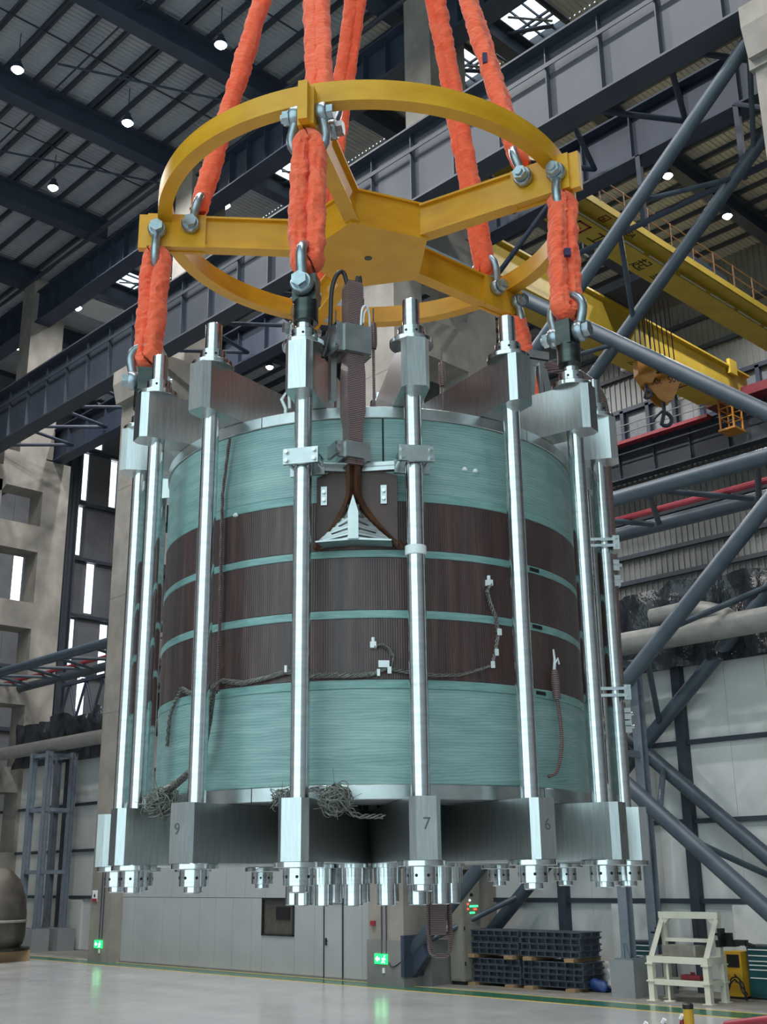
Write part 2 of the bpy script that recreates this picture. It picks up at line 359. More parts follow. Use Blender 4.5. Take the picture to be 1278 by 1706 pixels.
# ------------------------------------------------------------------ roof: corrugated deck, purlins, beams
def corrugated_deck(x0, x1, y0, y1, z, pitch, d, name, parent):
    prof = []; x = x0
    while x < x1: prof += [(x, z), (x + pitch * .5, z), (x + pitch * .6, z + d), (x + pitch * .9, z + d)]; x += pitch
    n = len(prof); vs = [(a, y, b) for y in (y0, y1) for a, b in prof]
    MB().add(vs, [(i, i + 1, n + i + 1, n + i) for i in range(n - 1)]).build(name, M['deck'], parent, 0)
SKY = [(-56.0, -52.0), (-28.2, -26.3), (-25.6, -22.5), (-40.0, -37.0), (-12.0, -9.0)]
cl = thing('ceiling', 'dark corrugated roof deck on long purlins over the hall', 'ceiling', kind=ST)
corrugated_deck(-70.2, 26, -16.5, 30.2, 36.25, 0.25, 0.045, 'roof_deck', cl)
corrugated_deck(-70.2, 26, 32.5, 54.6, 36.25, 0.25, 0.045, 'roof_deck', cl)
xs = -70.2
for a, b in sorted(SKY) + [(26, 26)]:
    if a > xs: corrugated_deck(xs, a, 30.2, 32.5, 36.25, 0.25, 0.045, 'roof_deck', cl)
    xs = b
pm = B(-70, 26, -0.07, 0.07, 0, 0.24).mesh('purlin', M['girder'], 0)
ys = [y * 1.32 - 16.0 for y in range(36)] + [33.0 + 1.32 * k for k in range(16)]
for y in ys:
    if 30.1 < y < 32.6: continue
    put('purlin', pm, cl, (0, y, 36.0))
for y in (16.75 + .35, 21.2, 11.8, 39.5, 46): put('purlin', pm, cl, (0, y, 36.0))
rm = B(-70, 26, -0.03, 0.03, 0, 0.06).mesh('conduit', M['girder'], 0)
for y in (15.4, 19.0, 10.3): put('conduit', rm, cl, (0, y, 35.7))
rm2 = B(-0.03, 0.03, -16, 26, 0, 0.05).mesh('conduit', M['girder'], 0)
for x in (-37.2, -44.0, -30.2): put('conduit', rm2, cl, (x, 0, 35.85))
# skylights
for i, (a, b) in enumerate(SKY):
    wn = thing('window_%d' % (30 + i), ['bright barred skylight above the girder beside the orange sling', 'small bright skylight beside the second concrete column top', 'large bright barred skylight above the big girder top', 'skylight hidden behind the yellow frame', 'skylight out past the near concrete column'][i], 'window', kind=ST)
    mb = MB(); mb.box(a - .1, a, 30.1, 32.6, 36.0, 36.5); mb.box(b, b + .1, 30.1, 32.6, 36.0, 36.5); mb.box(a, b, 30.1, 30.2, 36.0, 36.5); mb.box(a, b, 32.5, 32.6, 36.0, 36.5)
    mb.build('window_frame', M['girder'], wn, 0); B(a, b, 30.2, 32.5, 36.4, 36.41).build('pane', M['glass'], wn, 0)
    n = max(2, int((b - a) / .62))
    for k in range(1, n): B(a + (b - a) * k / n - .03, a + (b - a) * k / n + .03, 30.2, 32.5, 36.2, 36.3).build('glazing_bar', M['girderdark'], wn, 0)
    for y in (31.35, 31.62): B(a, b, y - .04, y + .04, 36.05, 36.15).build('glazing_bar', M['girderdark'], wn, 0)
    MB().cyl((a + .2, 30.3, 35.9), (b - .3, 32.0, 35.9), .09, 8).build('brace', M['girderdark'], wn)
    MB().cyl((b - 1.3, 30.3, 35.95), (b - .2, 31.8, 35.95), .05, 8).build('brace', M['clad'], wn)
o = B(-58.3, -56.1, 30.2, 32.5, 35.95, 36.05).build('ceiling_hatch', M['panelwhite'], ang=0); tag(o, 'pale square roof panel beside the left skylight', 'roof panel', kind=ST)
def ibeam_x(mb, x0, x1, y, z0, z1, fw_, tw=0.02, tf=0.06):
    mb.box(x0, x1, y - fw_ / 2, y + fw_ / 2, z0, z0 + tf); mb.box(x0, x1, y - fw_ / 2, y + fw_ / 2, z1 - tf, z1); mb.box(x0, x1, y - tw, y + tw, z0 + tf, z1 - tf)
def ibeam_y(mb, y0, y1, x, z0, z1, fw_, tw=0.02, tf=0.06):
    mb.box(x - fw_ / 2, x + fw_ / 2, y0, y1, z0, z0 + tf); mb.box(x - fw_ / 2, x + fw_ / 2, y0, y1, z1 - tf, z1); mb.box(x - tw, x + tw, y0, y1, z0 + tf, z1 - tf)
mb = MB(); ibeam_y(mb, -16, 26.6, 0, 34.8, 36.0, 0.7); bm1 = mb.mesh('roof_beam', M['girderdark'], 0)
for i, x in enumerate((-62.8, -55.6, -48.35, -40.75, -33.45, -26.1, -18.6, -11.1, -3.6, 3.9, 11.4, 18.9)):
    put('roof_beam', bm1, None, (x, 0, 0)); o = bpy.context.scene.collection.objects[-1]
    tag(o, 'dark steel roof beam over the near bay, ' + ['farthest of the row by the end wall', 'fourth back, by the left concrete column', 'crossing low in the upper corner of the photo', 'crossing behind the yellow ring', 'passing behind the orange slings', 'above the second concrete column', 'fifth from the end wall past the slings', 'above the near concrete column', 'above the camera', 'first behind the camera', 'second behind the camera', 'third behind the camera'][i], 'roof beam', 'roof beams over the near bay', ST)
mb = MB(); ibeam_y(mb, 27.4, 54.2, 0, 34.9, 36.0, 0.6); bm2 = mb.mesh('roof_beam', M['girderdark'], 0)
for i, x in enumerate((-61, -53.8, -46.4, -39.0, -31.6, -24.4, -17.0, -9.5)):
    o = put('roof_beam', bm2, None, (x, 0, 0))
    tag(o, 'dark steel roof beam over the neighbouring bay, ' + ['by the end wall', 'behind the left concrete column', 'left of the coil', 'behind the slings', 'behind the yellow ring', 'carrying the two lamps beyond the braces', 'right of the two lamps', 'past the near concrete column'][i], 'roof beam', 'roof beams over the neighbouring bay', ST)
# tie rods below the near roof
for i, (x, y0) in enumerate(((-36.9, 22.2), (-44.3, 23.0))):
    o = MB().cyl((x - 1.4, y0 - 4, 35.6), (x + 2.6, y0 + 3, 34.9), .05, 8).build('tie_rod', M['girderdark']); tag(o, ['slanting tie rod under the roof deck near the yellow ring', 'slanting tie rod under the roof deck at the left edge'][i], 'tie rod', kind=ST)

# eave girder between the bays
def plate_girder(name, label, x0, x1, y, z0, z1, fw_, pitch, mat, xoff=0.0, stiff=0.16):
    t = thing(name, label, 'girder', kind=ST)
    mb = MB(); ibeam_x(mb, x0, x1, y, z0, z1, fw_, 0.015, 0.07); mb.build('web_and_flange', mat, t, 0)
    sm = B(-0.02, 0.02, -stiff, stiff, 0, z1 - z0 - 0.14).mesh('stiffener', mat, 0)
    x = x0 + xoff
    while x < x1: put('stiffener', sm, t, (x, y, z0 + 0.07)); x += pitch
    return t
plate_girder('eave_girder', 'upper dark plate girder carrying the roof between the two bays', -70, 26, 26.0, 31.9, 33.8, 0.9, 1.25, M['girderdark'], stiff=0.3)
o = MB(); o.tube([(-70, 25.4, 34.5), (26, 25.4, 34.5)], 0.11, 10)
o = o.build('roof_pipe', M['girder']); tag(o, 'thin steel pipe running under the roof above the upper girder', 'pipe', kind=ST)
# crane runway girders
g = plate_girder('crane_runway_girder', 'long slate plate girder with stiffeners crossing the picture on concrete columns', -70, 26, 23.35, 23.45, 26.3, 0.8, 1.875, M['girder'], 0.6, 0.2)
B(-70, 26, 23.1, 23.13, 25.45, 25.6).build('longitudinal_stiffener', M['girder'], g, 0)
B(-70, 26, 23.3, 23.4, 26.3, 26.42).build('crane_rail', M['girderdark'], g, 0)
g = plate_girder('crane_runway_girder', 'parallel runway girder behind the big one, seen from below', -70, 26, 27.6, 24.25, 26.1, 0.7, 1.875, M['girderdark'], 0.6, 0.2)
B(-70, 26, 27.55, 27.65, 26.1, 26.22).build('crane_rail', M['girderdark'], g, 0)
mb = MB(); x = -54.4
t = thing('girder_bracing', 'dark bracing truss between the two runway girders', 'bracing', kind=ST)
for x0 in (-69.4, -54.4, -39.3, -24.2, -9.1):
    for k in range(4):
        xa = x0 + 0.8 + k * 3.4; xb = xa + 3.4
        MB().cyl((xa, 23.6, 24.2), ((xa + xb) / 2, 27.4, 24.7), .09, 8).build('brace', M['girderdark'], t); MB().cyl(((xa + xb) / 2, 27.4, 24.7), (xb, 23.6, 24.2), .09, 8).build('brace', M['girderdark'], t)
        if x0 == -24.2: MB().box(xa - .08, xa + .08, 27.25, 27.4, 21.8, 24.3).build('hanger', M['girderdark'], t, 0)
    if x0 != -24.2: continue
    MB().cyl((x0 + 1, 27.3, 21.9), (x0 + 14, 27.3, 21.9), .09, 8).build('brace', M['girderdark'], t)
    MB().cyl((x0 + .8, 27.3, 21.9), (x0 + 4.2, 27.3, 24.3), .09, 8).build('brace', M['girderdark'], t); MB().cyl((x0 + 11, 27.3, 24.3), (x0 + 14.4, 27.3, 21.9), .09, 8).build('brace', M['girderdark'], t)
# far runway girder with red walkway
g = plate_girder('crane_runway_girder', 'far slate runway girder under the red walkway', -70, 26, 52.9, 24.2, 26.15, 0.7, 2.3, M['girder'], 0.4, 0.2)
B(-70, 26, 52.35, 52.38, 25.6, 25.68).build('longitudinal_stiffener', M['girder'], g, 0)
t = thing('walkway', 'red walkway with pale railing along the far girder', 'walkway')
B(-60, -28.9, 52.0, 52.5, 26.1, 26.28).build('deck', M['red'], t, 0)
for z in (26.75, 27.2): MB().cyl((-60, 52.1, z), (-28.9, 52.1, z), .035, 6).build('rail', M['clad'], t)
pmz = MB().cyl((0, 0, 0), (0, 0, .95), .035, 6).mesh('rail_post', M['clad'])
for k in range(18): put('rail_post', pmz, t, (-60 + k * 1.78, 52.1, 26.25))

# ------------------------------------------------------------------ double limbed concrete columns
def column(xc0, label, top_label=None):
    x0, x1 = xc0, xc0 + 1.4
    t = thing('column', label, 'column', kind=ST)
    mb = MB(); mb.box(x0, x1, 23.3, 24.6, 0, 22.6); mb.prism([(23.0, 22.0), (24.6, 22.0), (25.3, 23.4), (22.8, 23.4), (22.8, 22.8)], x0, x1, mat=Matrix(((0, 0, 1, 0), (1, 0, 0, 0), (0, 1, 0, 0), (0, 0, 0, 1))))
    mb.build('column_limb', M['concrete'], t, 0)
    B(x0, x1, 26.85, 28.35, 0, 24.2).build('column_limb', M['concrete'], t, 0)
    for za, zb in ((0, 1.2), (3.0, 4.16), (6.95, 8.15), (11.2, 12.4), (15.06, 16.4), (19.1, 20.5), (22.4, 24.3)):
        B(x0 + .004, x1 - .004, 24.55, 26.9, za, zb).build('cross_beam', M['concrete'], t, 0)
    B(x0 + .05, x1 - .05, 25.4, 27.3, 24.3, 34.6).build('upper_shaft', M['concrete'], t, 0)
    for z in (4.4, 9, 13.6, 18.2): B(x0 - .004, x1 + .004, 23.296, 24.604, z, z + .03).build('pour_joint', M['concretedark'], t, 0)
    return t
column(-55.1, 'double limbed concrete column with stacked openings at the left edge')
column(-40.05, 'concrete column with a red and white notice, behind the left rods')
cm = column(-24.95, 'concrete column with a lit exit sign, behind the coil')
column(-70.0, 'concrete column against the far end wall')
column(-10.65, 'pale concrete column at the upper right corner')
column(4.5, 'concrete column outside the photo past the camera')
B(-24.98, -23.53, 23.27, 25.1, 0, 1.17).build('base_block', M['concretedark'], cm, 0); B(-23.6, -23.2, 24.0, 25.1, 0, 1.17).build('base_block', M['concretedark'], cm, 0)
mt = fr((1, 0, 0), (0, 0, 1), (0, 0, 0))
mb = MB(); mb.box(-10.75, -9.2, 23.2, 25.0, 21.8, 22.9); mb = mb.build('column_corbel', M['concrete'], ang=0); tag(mb, 'thicker concrete head of the near column', 'column', kind=ST)

# ------------------------------------------------------------------ pipe bracing in the column line
def brace_bay(x0, x1, z0, z1, label):
    t = thing('cross_brace', label, 'bracing', kind=ST)
    yf, yr, r = 23.7, 26.4, 0.19
    for y in (yf, yr):
        MB().cyl((x0, y, z0), (x1, y, z1), r, 20).build('diagonal_pipe', M['pipe'], t); MB().cyl((x0, y, z1), (x1, y, z0), r, 20).build('diagonal_pipe', M['pipe'], t)
    n = 6
    for sgn in (0, 1):
        P = lambda f: (x0 + (x1 - x0) * f, z0 + (z1 - z0) * (f if sgn == 0 else 1 - f))
        for k in range(n):
            if k in (2, 3) and False: continue
            fa, fb = (k + .3) / n, (k + 1.0) / n; a, b = P(fa), P(fb)
            ya, yb = (yf, yr) if k % 2 == 0 else (yr, yf)
            MB().cyl((a[0], ya, a[1]), (b[0], yb, b[1]), .075, 10).build('lacing_pipe', M['pipe'], t)
    return t
brace_bay(-24.1, -11.1, 0.45, 11.55, 'lower pair of thick blue grey crossing pipes beside the white partition')
brace_bay(-23.8, -10.9, 12.45, 23.1, 'upper pair of thick blue grey crossing pipes in front of the yellow crane')
t = thing('pipe_truss', 'horizontal truss of blue grey pipes tying the columns together', 'truss', kind=ST)
for y in (23.7, 26.5): MB().cyl((-70, y, 12.0), (4, y, 12.0), .2, 18).build('chord_pipe', M['pipe'], t)
lm = None
for k in range(24):
    xa = -66 + k * 3.0
    MB().cyl((xa, 23.7, 12.0), (xa + 1.5, 26.5, 12.0), .08, 8).build('lacing_pipe', M['pipe'], t); MB().cyl((xa + 1.5, 26.5, 12.0), (xa + 3.0, 23.7, 12.0), .08, 8).build('lacing_pipe', M['pipe'], t)
o = MB().cyl((-70, 25.7, 12.15), (4, 25.7, 12.15), .09, 10).build('fire_pipe', M['red']); tag(o, 'thin red pipe running inside the horizontal pipe truss', 'pipe', kind=ST)
mb = MB(); mb.tube([(-66, 25.3, 8.6), (-24, 25.3, 8.6), (-10, 25.3, 8.6), (4, 25.3, 8.6)], .3, 20)
o = mb.build('pale_pipe', M['pale']); tag(o, 'thick pale grey wrapped pipe along the top of the partition', 'pipe', kind=ST)
o = MB().tube(smooth([(-16.4, 25.6, 9.25), (-15.2, 25.6, 9.25), (-14.4, 25.5, 9.0), (-13.9, 25.35, 8.7)]), .22, 14).build('branch_pipe', M['pale']); tag(o, 'short pale branch pipe curving down onto the thick pale pipe', 'pipe', kind=ST)
mb = B(-23.62, -23.5, 23.25, 24.1, 0.25, 1.3); mb.prism([(-23.55, .2), (-23.0, .75), (-23.2, 1.35), (-23.55, 1.3)], -23.8, -23.6, mat=Matrix(((1, 0, 0, 0), (0, 0, -1, 0), (0, 1, 0, 0), (0, 0, 0, 1))))
o = mb.build('brace_shoe', M['girderdark'], ang=0); tag(o, 'dark steel shoe plate at the foot of the brace pipe by the exit sign column', 'plate', kind=ST)

# ------------------------------------------------------------------ partition walls between the columns
def partition(x0, x1, posts, name, label):
    t = thing(name, label, 'wall', kind=ST)
    rows = (0.0, 2.15, 4.1, 6.1, 8.15)
    for a, b in zip(rows[:-1], rows[1:]):
        n = round((x1 - x0) / 1.15); st = (x1 - x0) / n
        for k in range(n): B(x0 + k * st + .004, x0 + (k + 1) * st - .004, 27.0, 27.08, a + .03, b - .03).build('wall_panel', M['panelwhite'], t, 0)
    for z in rows[1:]: B(x0, x1, 26.88, 27.0, z - .06, z + .06).build('rail', M['girder'], t, 0)
    for x in posts: B(x - .13, x + .13, 26.75, 27.0, 0, 8.2).build('post', M['girder'], t, 0)
    return t
partition(-23.4, -9.5, (-16.6, -12.4, -20.8), 'wall_partition_right', 'pale partition wall of tall panels behind the crossing pipes')
partition(-69.0, -55.2, (-64, -59.5), 'wall_partition_far', 'white partition beyond the left concrete column')
partition(-53.6, -40.2, (-48.9, -44.8), 'wall_partition_left', 'white translucent looking partition between the two left columns')
for i, (a, b) in enumerate(((-19.25, -17.75), (-15.65, -14.2))):
    o = B(a, b, 26.9, 26.98, 0.02, 2.08).build('door_%d' % (i + 1), M['doorwhite'], ang=0); tag(o, ['white double door panel behind the grey plinth', 'white door panel above the teal tool cabinet'][i], 'door', kind=ST)
o = B(-48.2, -47.0, 26.88, 26.99, 0.02, 2.05).build('door_3', M['doorwhite'], ang=0); tag(o, 'pale narrow door in the left partition', 'door', kind=ST)
def tarp(x0, x1, z0, z1, label):
    nx, nz = 110, 18; vs = []
    for i in range(nx + 1):
        x = x0 + (x1 - x0) * i / nx; top = z1 + .35 * noise.noise(Vector((x * .6, 3, 0))) - .18 * abs(sin(x * 1.3))
        for j in range(nz + 1):
            f = j / nz; z = z0 + (top - z0) * f
            y = 27.0 + .16 * sin(x * 5.1 + 2.5 * noise.noise(Vector((x, z * .7, 1)))) * (0.4 + .6 * f) + .22 * noise.noise(Vector((x * 1.6, z * 1.3, 5)))
            vs.append((x, y - .62, z))
    fs = [(i * (nz + 1) + j, (i + 1) * (nz + 1) + j, (i + 1) * (nz + 1) + j + 1, i * (nz + 1) + j + 1) for i in range(nx) for j in range(nz)]
    o = MB().add(vs, fs).build('tarpaulin', M['tarp'], ang=80); tag(o, label, 'tarpaulin'); 
tarp(-23.2, -10.9, 8.0, 10.3, 'crumpled black plastic sheet over the right partition')
tarp(-53.6, -40.2, 8.0, 10.2, 'shiny crumpled black plastic sheet over the left partition')
tarp(-66.0, -55.3, 8.0, 10.2, 'black plastic sheet seen through the column opening')
t = thing('lattice_girder', 'small dark lattice girder above the left black sheet', 'truss', kind=ST)
for z in (10.5, 12.3): MB().box(-53.4, -40, 28.5, 28.7, z - .08, z + .08).build('chord', M['girderdark'], t, 0)
for k in range(8):
    xa = -53.4 + k * 1.65; MB().cyl((xa, 28.6, 10.5), (xa + .82, 28.6, 12.3), .07, 6).build('lacing', M['girderdark'], t); MB().cyl((xa + .82, 28.6, 12.3), (xa + 1.65, 28.6, 10.5), .07, 6).build('lacing', M['girderdark'], t)
# grey panel room between the columns
rw = thing('wall_panel_room', 'low grey room of flat metal panels between two concrete columns', 'wall', kind=ST)
px = [-38.65, -37.85, -37.1, -36.0, -34.9, -33.8, -32.9, -31.95, -30.95, -30.4, -28.8, -27.85, -27.42, -26.55, -25.75, -24.97]
for a, b in zip(px[:-1], px[1:]):
    if a == -27.42: continue
    if a == -30.4:
        B(a + .006, b - .006, 23.8, 23.9, 0, 1.12).build('wall_panel', M['panelgrey'], rw, 0)
    else: B(a + .006, b - .006, 23.8, 23.9, 0, 2.225).build('wall_panel', M['panelgrey'], rw, 0)
for k in range(13): B(-38.65 + k * 1.05, -38.65 + (k + 1) * 1.05 - .012, 23.8, 23.9, 2.24, 3.7).build('wall_panel', M['panelgrey'], rw, 0)
B(-38.65, -24.97, 23.9, 27, 3.65, 3.75).build('room_roof', M['panelgrey'], rw, 0); B(-38.65, -24.97, 23.87, 23.93, 0, 3.65).build('inner_lining', M['black'], rw, 0)
wn = thing('window_17', 'square dark window in the grey panel room', 'window', kind=ST)
mb = MB(); mb.box(-30.4, -30.34, 23.77, 23.95, 1.12, 2.23); mb.box(-28.86, -28.8, 23.77, 23.95, 1.12, 2.23); mb.box(-30.4, -28.8, 23.77, 23.95, 1.12, 1.17); mb.box(-30.4, -28.8, 23.77, 23.95, 2.18, 2.23); mb.build('window_frame', M['lug'], wn, 0)
B(-30.34, -28.86, 23.84, 23.86, 1.17, 2.18).build('pane', M['roomglass'], wn, 0); B(-29.72, -29.06, 23.81, 23.85, 1.6, 1.97).build('inner_hatch', M['black'], wn, 0)
d = thing('door_4', 'plain grey door in the panel room with a lever handle', 'door', kind=ST)
B(-27.38, -26.59, 23.79, 23.87, .01, 2.09).build('leaf', M['panelgrey'], d, 0); mb = MB(); mb.box(-27.42, -27.38, 23.77, 23.9, 0, 2.13); mb.box(-26.59, -26.55, 23.77, 23.9, 0, 2.13); mb.box(-27.42, -26.55, 23.77, 23.9, 2.09, 2.225); mb.build('door_frame', M['girder'], d, 0)
mb = MB(); mb.box(-27.33, -27.27, 23.76, 23.79, .92, 1.12); mb.cyl((-27.3, 23.75, 1.04), (-27.18, 23.74, 1.04), .012, 8); mb.build('handle', M['lug'], d)
o = B(-38.65, -24.97, 23.78, 23.8, 0, .06).build('baseboard_room', M['clad'], ang=0); tag(o, 'thin metal skirting along the grey panel room', 'skirting', kind=ST)

# ------------------------------------------------------------------ lamps
def lamp(x, y, z, label, group, lit=True):
    t = thing('high_bay_lamp', label, 'lamp', (x, y, z), 0, group)
    MB().lathe([(0.02, .46), (.12, .46), (.14, .30), (.2, .24), (.27, .02), (.27, 0), (.25, 0), (.2, .18)], 20).build('lamp_shade', M['girderdark'], t)
    MB().lathe([(0.0, -.16), (.1, -.14), (.19, -.06), (.22, .02), (.0, .04)], 20).build('bulb', M['lampglow'] if lit else M['white'], t)
    MB().cyl((0, 0, .45), (0, 0, 1.86), .02, 6).build('stem', M['girderdark'], t)
    if not lit: MB().tube([(0, 0, .45), (0, .5, .7), (0, 1.1, .7)], .03, 6).build('wall_bracket', M['girderdark'], t)
    if lit:
        ld = bpy.data.lights.new('lamp_light', 'SPOT'); ld.energy = LAMP_W; ld.shadow_soft_size = .24; ld.spot_size = radians(150); ld.spot_blend = .6; ld.color = (1.0, .975, .95)
        lo = bpy.data.objects.new('lamp_light', ld); C.objects.link(lo); lo.parent = t; lo.location = (0, 0, -.45)
LN = [(-38.4, 16.55, 'lit round lamp at the left edge by the second roof beam'), (-38.35, 21.7, 'lit round lamp close above the yellow ring'), (-31.55, 21.75, 'lit round lamp beside the leftmost orange sling'), (-45.05, 21.75, 'lit round lamp low on the left by the third roof beam')]
for x, y, s in LN: lamp(x, y, 34.45, s, 'high bay lamps of the near bay')
for x, y in ((-24, 16.5), (-24, 8), (-31.5, 8), (-16, 8), (-16, 16.5), (-8, 8), (-8, 0), (-16, 0), (0, 0), (-8, 16), (8, 0), (-45, 12), (-31.5, 14)): lamp(x, y, 34.45, 'lit round lamp under the near roof outside the photo', 'high bay lamps out of view')
LA = [(-40.7, 28.7, 'lit round lamp seen through the yellow ring'), (-55.1, 28.75, 'lit round lamp beside the left concrete column shaft'), (-62.2, 28.7, 'lit round lamp beyond the left concrete column'), (-47.95, 28.8, 'lit round lamp above the left skylight'), (-24.4, 42.6, 'lit lamp between the two upper brace pipes'), (-24.3, 47.85, 'lit lamp beside the second upper brace pipe')]
for x, y, s in LA: lamp(x, y, 34.45, s, 'high bay lamps of the neighbouring bay')
for x, y in ((-39, 42), (-54, 42), (-39, 48), (-17, 36), (-10, 44)): lamp(x, y, 34.45, 'lit round lamp of the neighbouring bay hidden from view', 'lamps hidden in the neighbouring bay')
lamp(-31.0, 53.2, 28.2, 'unlit lamp under the far window strip', None, False)
lamp(-34.6, 53.2, 31.2, 'unlit lamp on the far corrugated wall', None, False)

# ------------------------------------------------------------------ yellow travelling crane in the neighbouring bay
cr = thing('bridge_crane', 'yellow double girder travelling crane in the neighbouring bay', 'crane')
mb = MB(); mb.box(-22.7, -21.8, 28.2, 52.0, 26.25, 27.2); mb.build('bridge_girder', M['crane'], cr, 0)
mb = MB(); mb.prism([(28.2, 26.25), (50.6, 26.25), (52.6, 26.7), (52.6, 27.8), (28.2, 27.8)], -28.4, -26.7, mat=Matrix(((0, 0, 1, 0), (1, 0, 0, 0), (0, 1, 0, 0), (0, 0, 0, 1)))); mb.build('bridge_girder', M['crane'], cr, 0)
B(-26.9, -26.5, 28.2, 52.6, 27.75, 27.85).build('top_flange', M['crane'], cr, 0); B(-28.5, -26.6, 28.2, 50.5, 26.2, 26.26).build('bottom_flange', M['crane'], cr, 0)
B(-22.8, -21.7, 28.2, 52, 26.2, 26.26).build('bottom_flange', M['crane'], cr, 0)
B(-21.9, -21.15, 28.2, 52.0, 26.55, 26.62).build('walkway_deck', M['crane'], cr, 0); B(-21.18, -21.13, 28.2, 52.0, 26.55, 26.85).build('kick_plate', M['crane'], cr, 0)
B(-26.62, -26.45, 50.5, 51.2, 27.4, 28.2).build('end_stop', M['crane'], cr, 0)
pmz = MB().cyl((0, 0, 0), (0, 0, 1.1), .035, 6).mesh('rail_post', M['rust'])
for k in range(15): put('rail_post', pmz, cr, (-21.15, 28.6 + k * 1.62, 26.8))
for z in (27.35, 27.85): MB().cyl((-21.15, 28.4, z), (-21.15, 52, z), .025, 6).build('rail', M['rust'], cr)
for k in range(10):
    B(-21.76, -21.72, 29.0 + k * 2.3, 30.9 + k * 2.3, 26.30, 26.38).build('gap_light_strip', M['white'], cr, 0)  # white strips painted in for the light showing through the walkway gap
B(-28.8, -20.8, 51.8, 53.2, 26.5, 27.0).build('end_carriage', M['darkred'], cr, 0)
for x in (-26.2, -22.2): MB().cyl((x, 52.75, 26.45), (x, 53.05, 26.45), .22, 14).build('wheel', M['girderdark'], cr)
B(-28.8, -20.8, 27.0, 28.2, 26.3, 27.0).build('end_carriage', M['crane'], cr, 0)
B(-26.9, -22.2, 39.6, 43.0, 27.9, 28.3).build('trolley', M['girderdark'], cr, 0)
mb = MB(); mb.box(-24.5, -24.3, 33.5, 36.2, 27.2, 27.3); mb.box(-23.1, -22.9, 33.5, 36.2, 27.2, 27.3)
for k in range(5): mb.box(-24.5, -22.9, 33.6 + k * .62, 33.68 + k * .62, 27.2, 27.3)
for x in (-24.5, -22.95): mb.box(x, x + .05, 33.5, 36.2, 28.2, 28.26)
for k in range(4): mb.box(-24.5, -24.45, 33.5 + k * .9, 33.56 + k * .9, 27.2, 28.26)
mb.build('service_platform', M['clad'], cr, 0)
# lettering on the underside, upside down as seen from here
def under(body, size, x, y, z, mat): return text(body, 'lettering', mat, cr, size, fr((0, -1, 0), (-1, 0, 0), (x, y, z)) if False else fr((0, 1, 0), (1, 0, 0), (x, y, z)), 0.004)
def logo(x, y, z, s, parent):
    mb = MB(); q = s / 2
    for (xa, xb, ya, yb) in ((-q, q, -q, -q * .75), (-q, q, q * .75, q), (-q, -q * .75, -q, q), (q * .75, q, -q, q), (-q * .1, q * .12, -q, q * .4), (-q, 0, -q * .1, q * .12), (-q * .5, -q * .3, q * .1, q)):
        mb.box(x + xa, x + xb, y + ya, y + yb, z - .006, z)
    mb.build('logo', M['paint_red'], parent, 0)
logo(-22.25, 31.9, 26.195, .75, cr); under('工', .8, -22.25, 33.1, 26.193, M['paint_black']); under('起', .8, -22.25, 36.0, 26.193, M['paint_black']); under('重', .8, -22.25, 37.4, 26.193, M['paint_black'])
logo(-21.5, 32.6, 26.545, .4, cr); under('工IHEA', .42, -21.5, 33.9, 26.545, M['paint_black'])
logo(-27.7, 47.4, 26.195, .9, cr); under('江起重工', .85, -27.7, 45.0, 26.193, M['paint_black']); under('Tes', .5, -22.2, 46.6, 26.193, M['paint_black'])
# operator ladder cage
cg = put('ladder_cage', None, cr, (-27.4, 50.6, 24.5))
for x in (0, .75):
    for y in (0, .9): B(x - .04, x + .04, y - .04, y + .04, 0, 2.0).build('post', M['amber'], cg, 0)
B(-.1, .85, -.1, 1.0, -.1, 0).build('deck', M['amber'], cg, 0)
for z in (.6, 1.1, 1.6): mb = MB(); mb.box(-.02, .77, -.03, .03, z, z + .05); mb.box(-.02, .77, .87, .93, z, z + .05); mb.box(-.03, .03, 0, .9, z, z + .05); mb.box(.72, .78, 0, .9, z, z + .05); mb.build('rung', M['amber'], cg, 0)
# hook blocks and ropes
hk = thing('hook_block', 'large amber hook block with black lettering under the crane', 'hook', (-25.4, 42.0, 23.05))
yz = fr((0.55, .835, 0), (0, 0, 1), (0, 0, 0))
for dx in (-.28, .28):
    mb = MB(); mb.prism([(-.95, .75), (-.75, 1.0), (.75, 1.35), (.95, 1.2), (.35, -.1), (0, -.25), (-.3, -.1)], dx - .04, dx + .04, mat=yz); mb.build('cheek_plate', M['amber'], hk, 0)
for q in (-.4, .4):
    p = yz @ Vector((q, .7, -.22)); p2 = yz @ Vector((q, .7, .22)); MB().cyl(p, p2, .36, 18).build('sheave', M['girderdark'], hk)
MB().tube([(0, 0, -.1), (0, 0, -.6)] + [tuple(yz @ Vector((.32 * sin(a) , -.95 - .32 * cos(a) + .02, 0))) for a in [k * .3 - .6 for k in range(13)]], .09, 10).build('hook', M['girderdark'], hk)
MB().tube([tuple(yz @ Vector((-.1, -.55, 0))), tuple(yz @ Vector((-.55, -1.0, 0))), tuple(yz @ Vector((-.5, -1.1, 0)))], .05, 8).build('latch_arm', M['girderdark'], hk)
text('50t', 'lettering', M['paint_black'], hk, .42, yz @ fr((1, .2, 0), (-.2, 1, 0), (-.42, .72, .325))); text('50t', 'lettering', M['paint_black'], hk, .42, yz @ fr((1, .2, 0), (-.2, 1, 0), (.42, .88, .325)))
h2 = thing('hook_block', 'small amber hook block beside the larger one', 'hook', (-25.4, 40.7, 23.5))
mb = MB(); mb.prism([(-.42, .3), (-.42, .95), (.42, 1.0), (.42, .35), (.2, -.1), (-.15, -.1)], -.25, .25, mat=yz); mb.build('cheek_plate', M['amber'], h2, 0)
MB().tube([(0, 0, -.05), (0, 0, -.35)] + [tuple(yz @ Vector((.2 * sin(a), -.55 - .2 * cos(a), 0))) for a in [k * .3 - .6 for k in range(13)]], .07, 8).build('hook', M['girderdark'], h2)
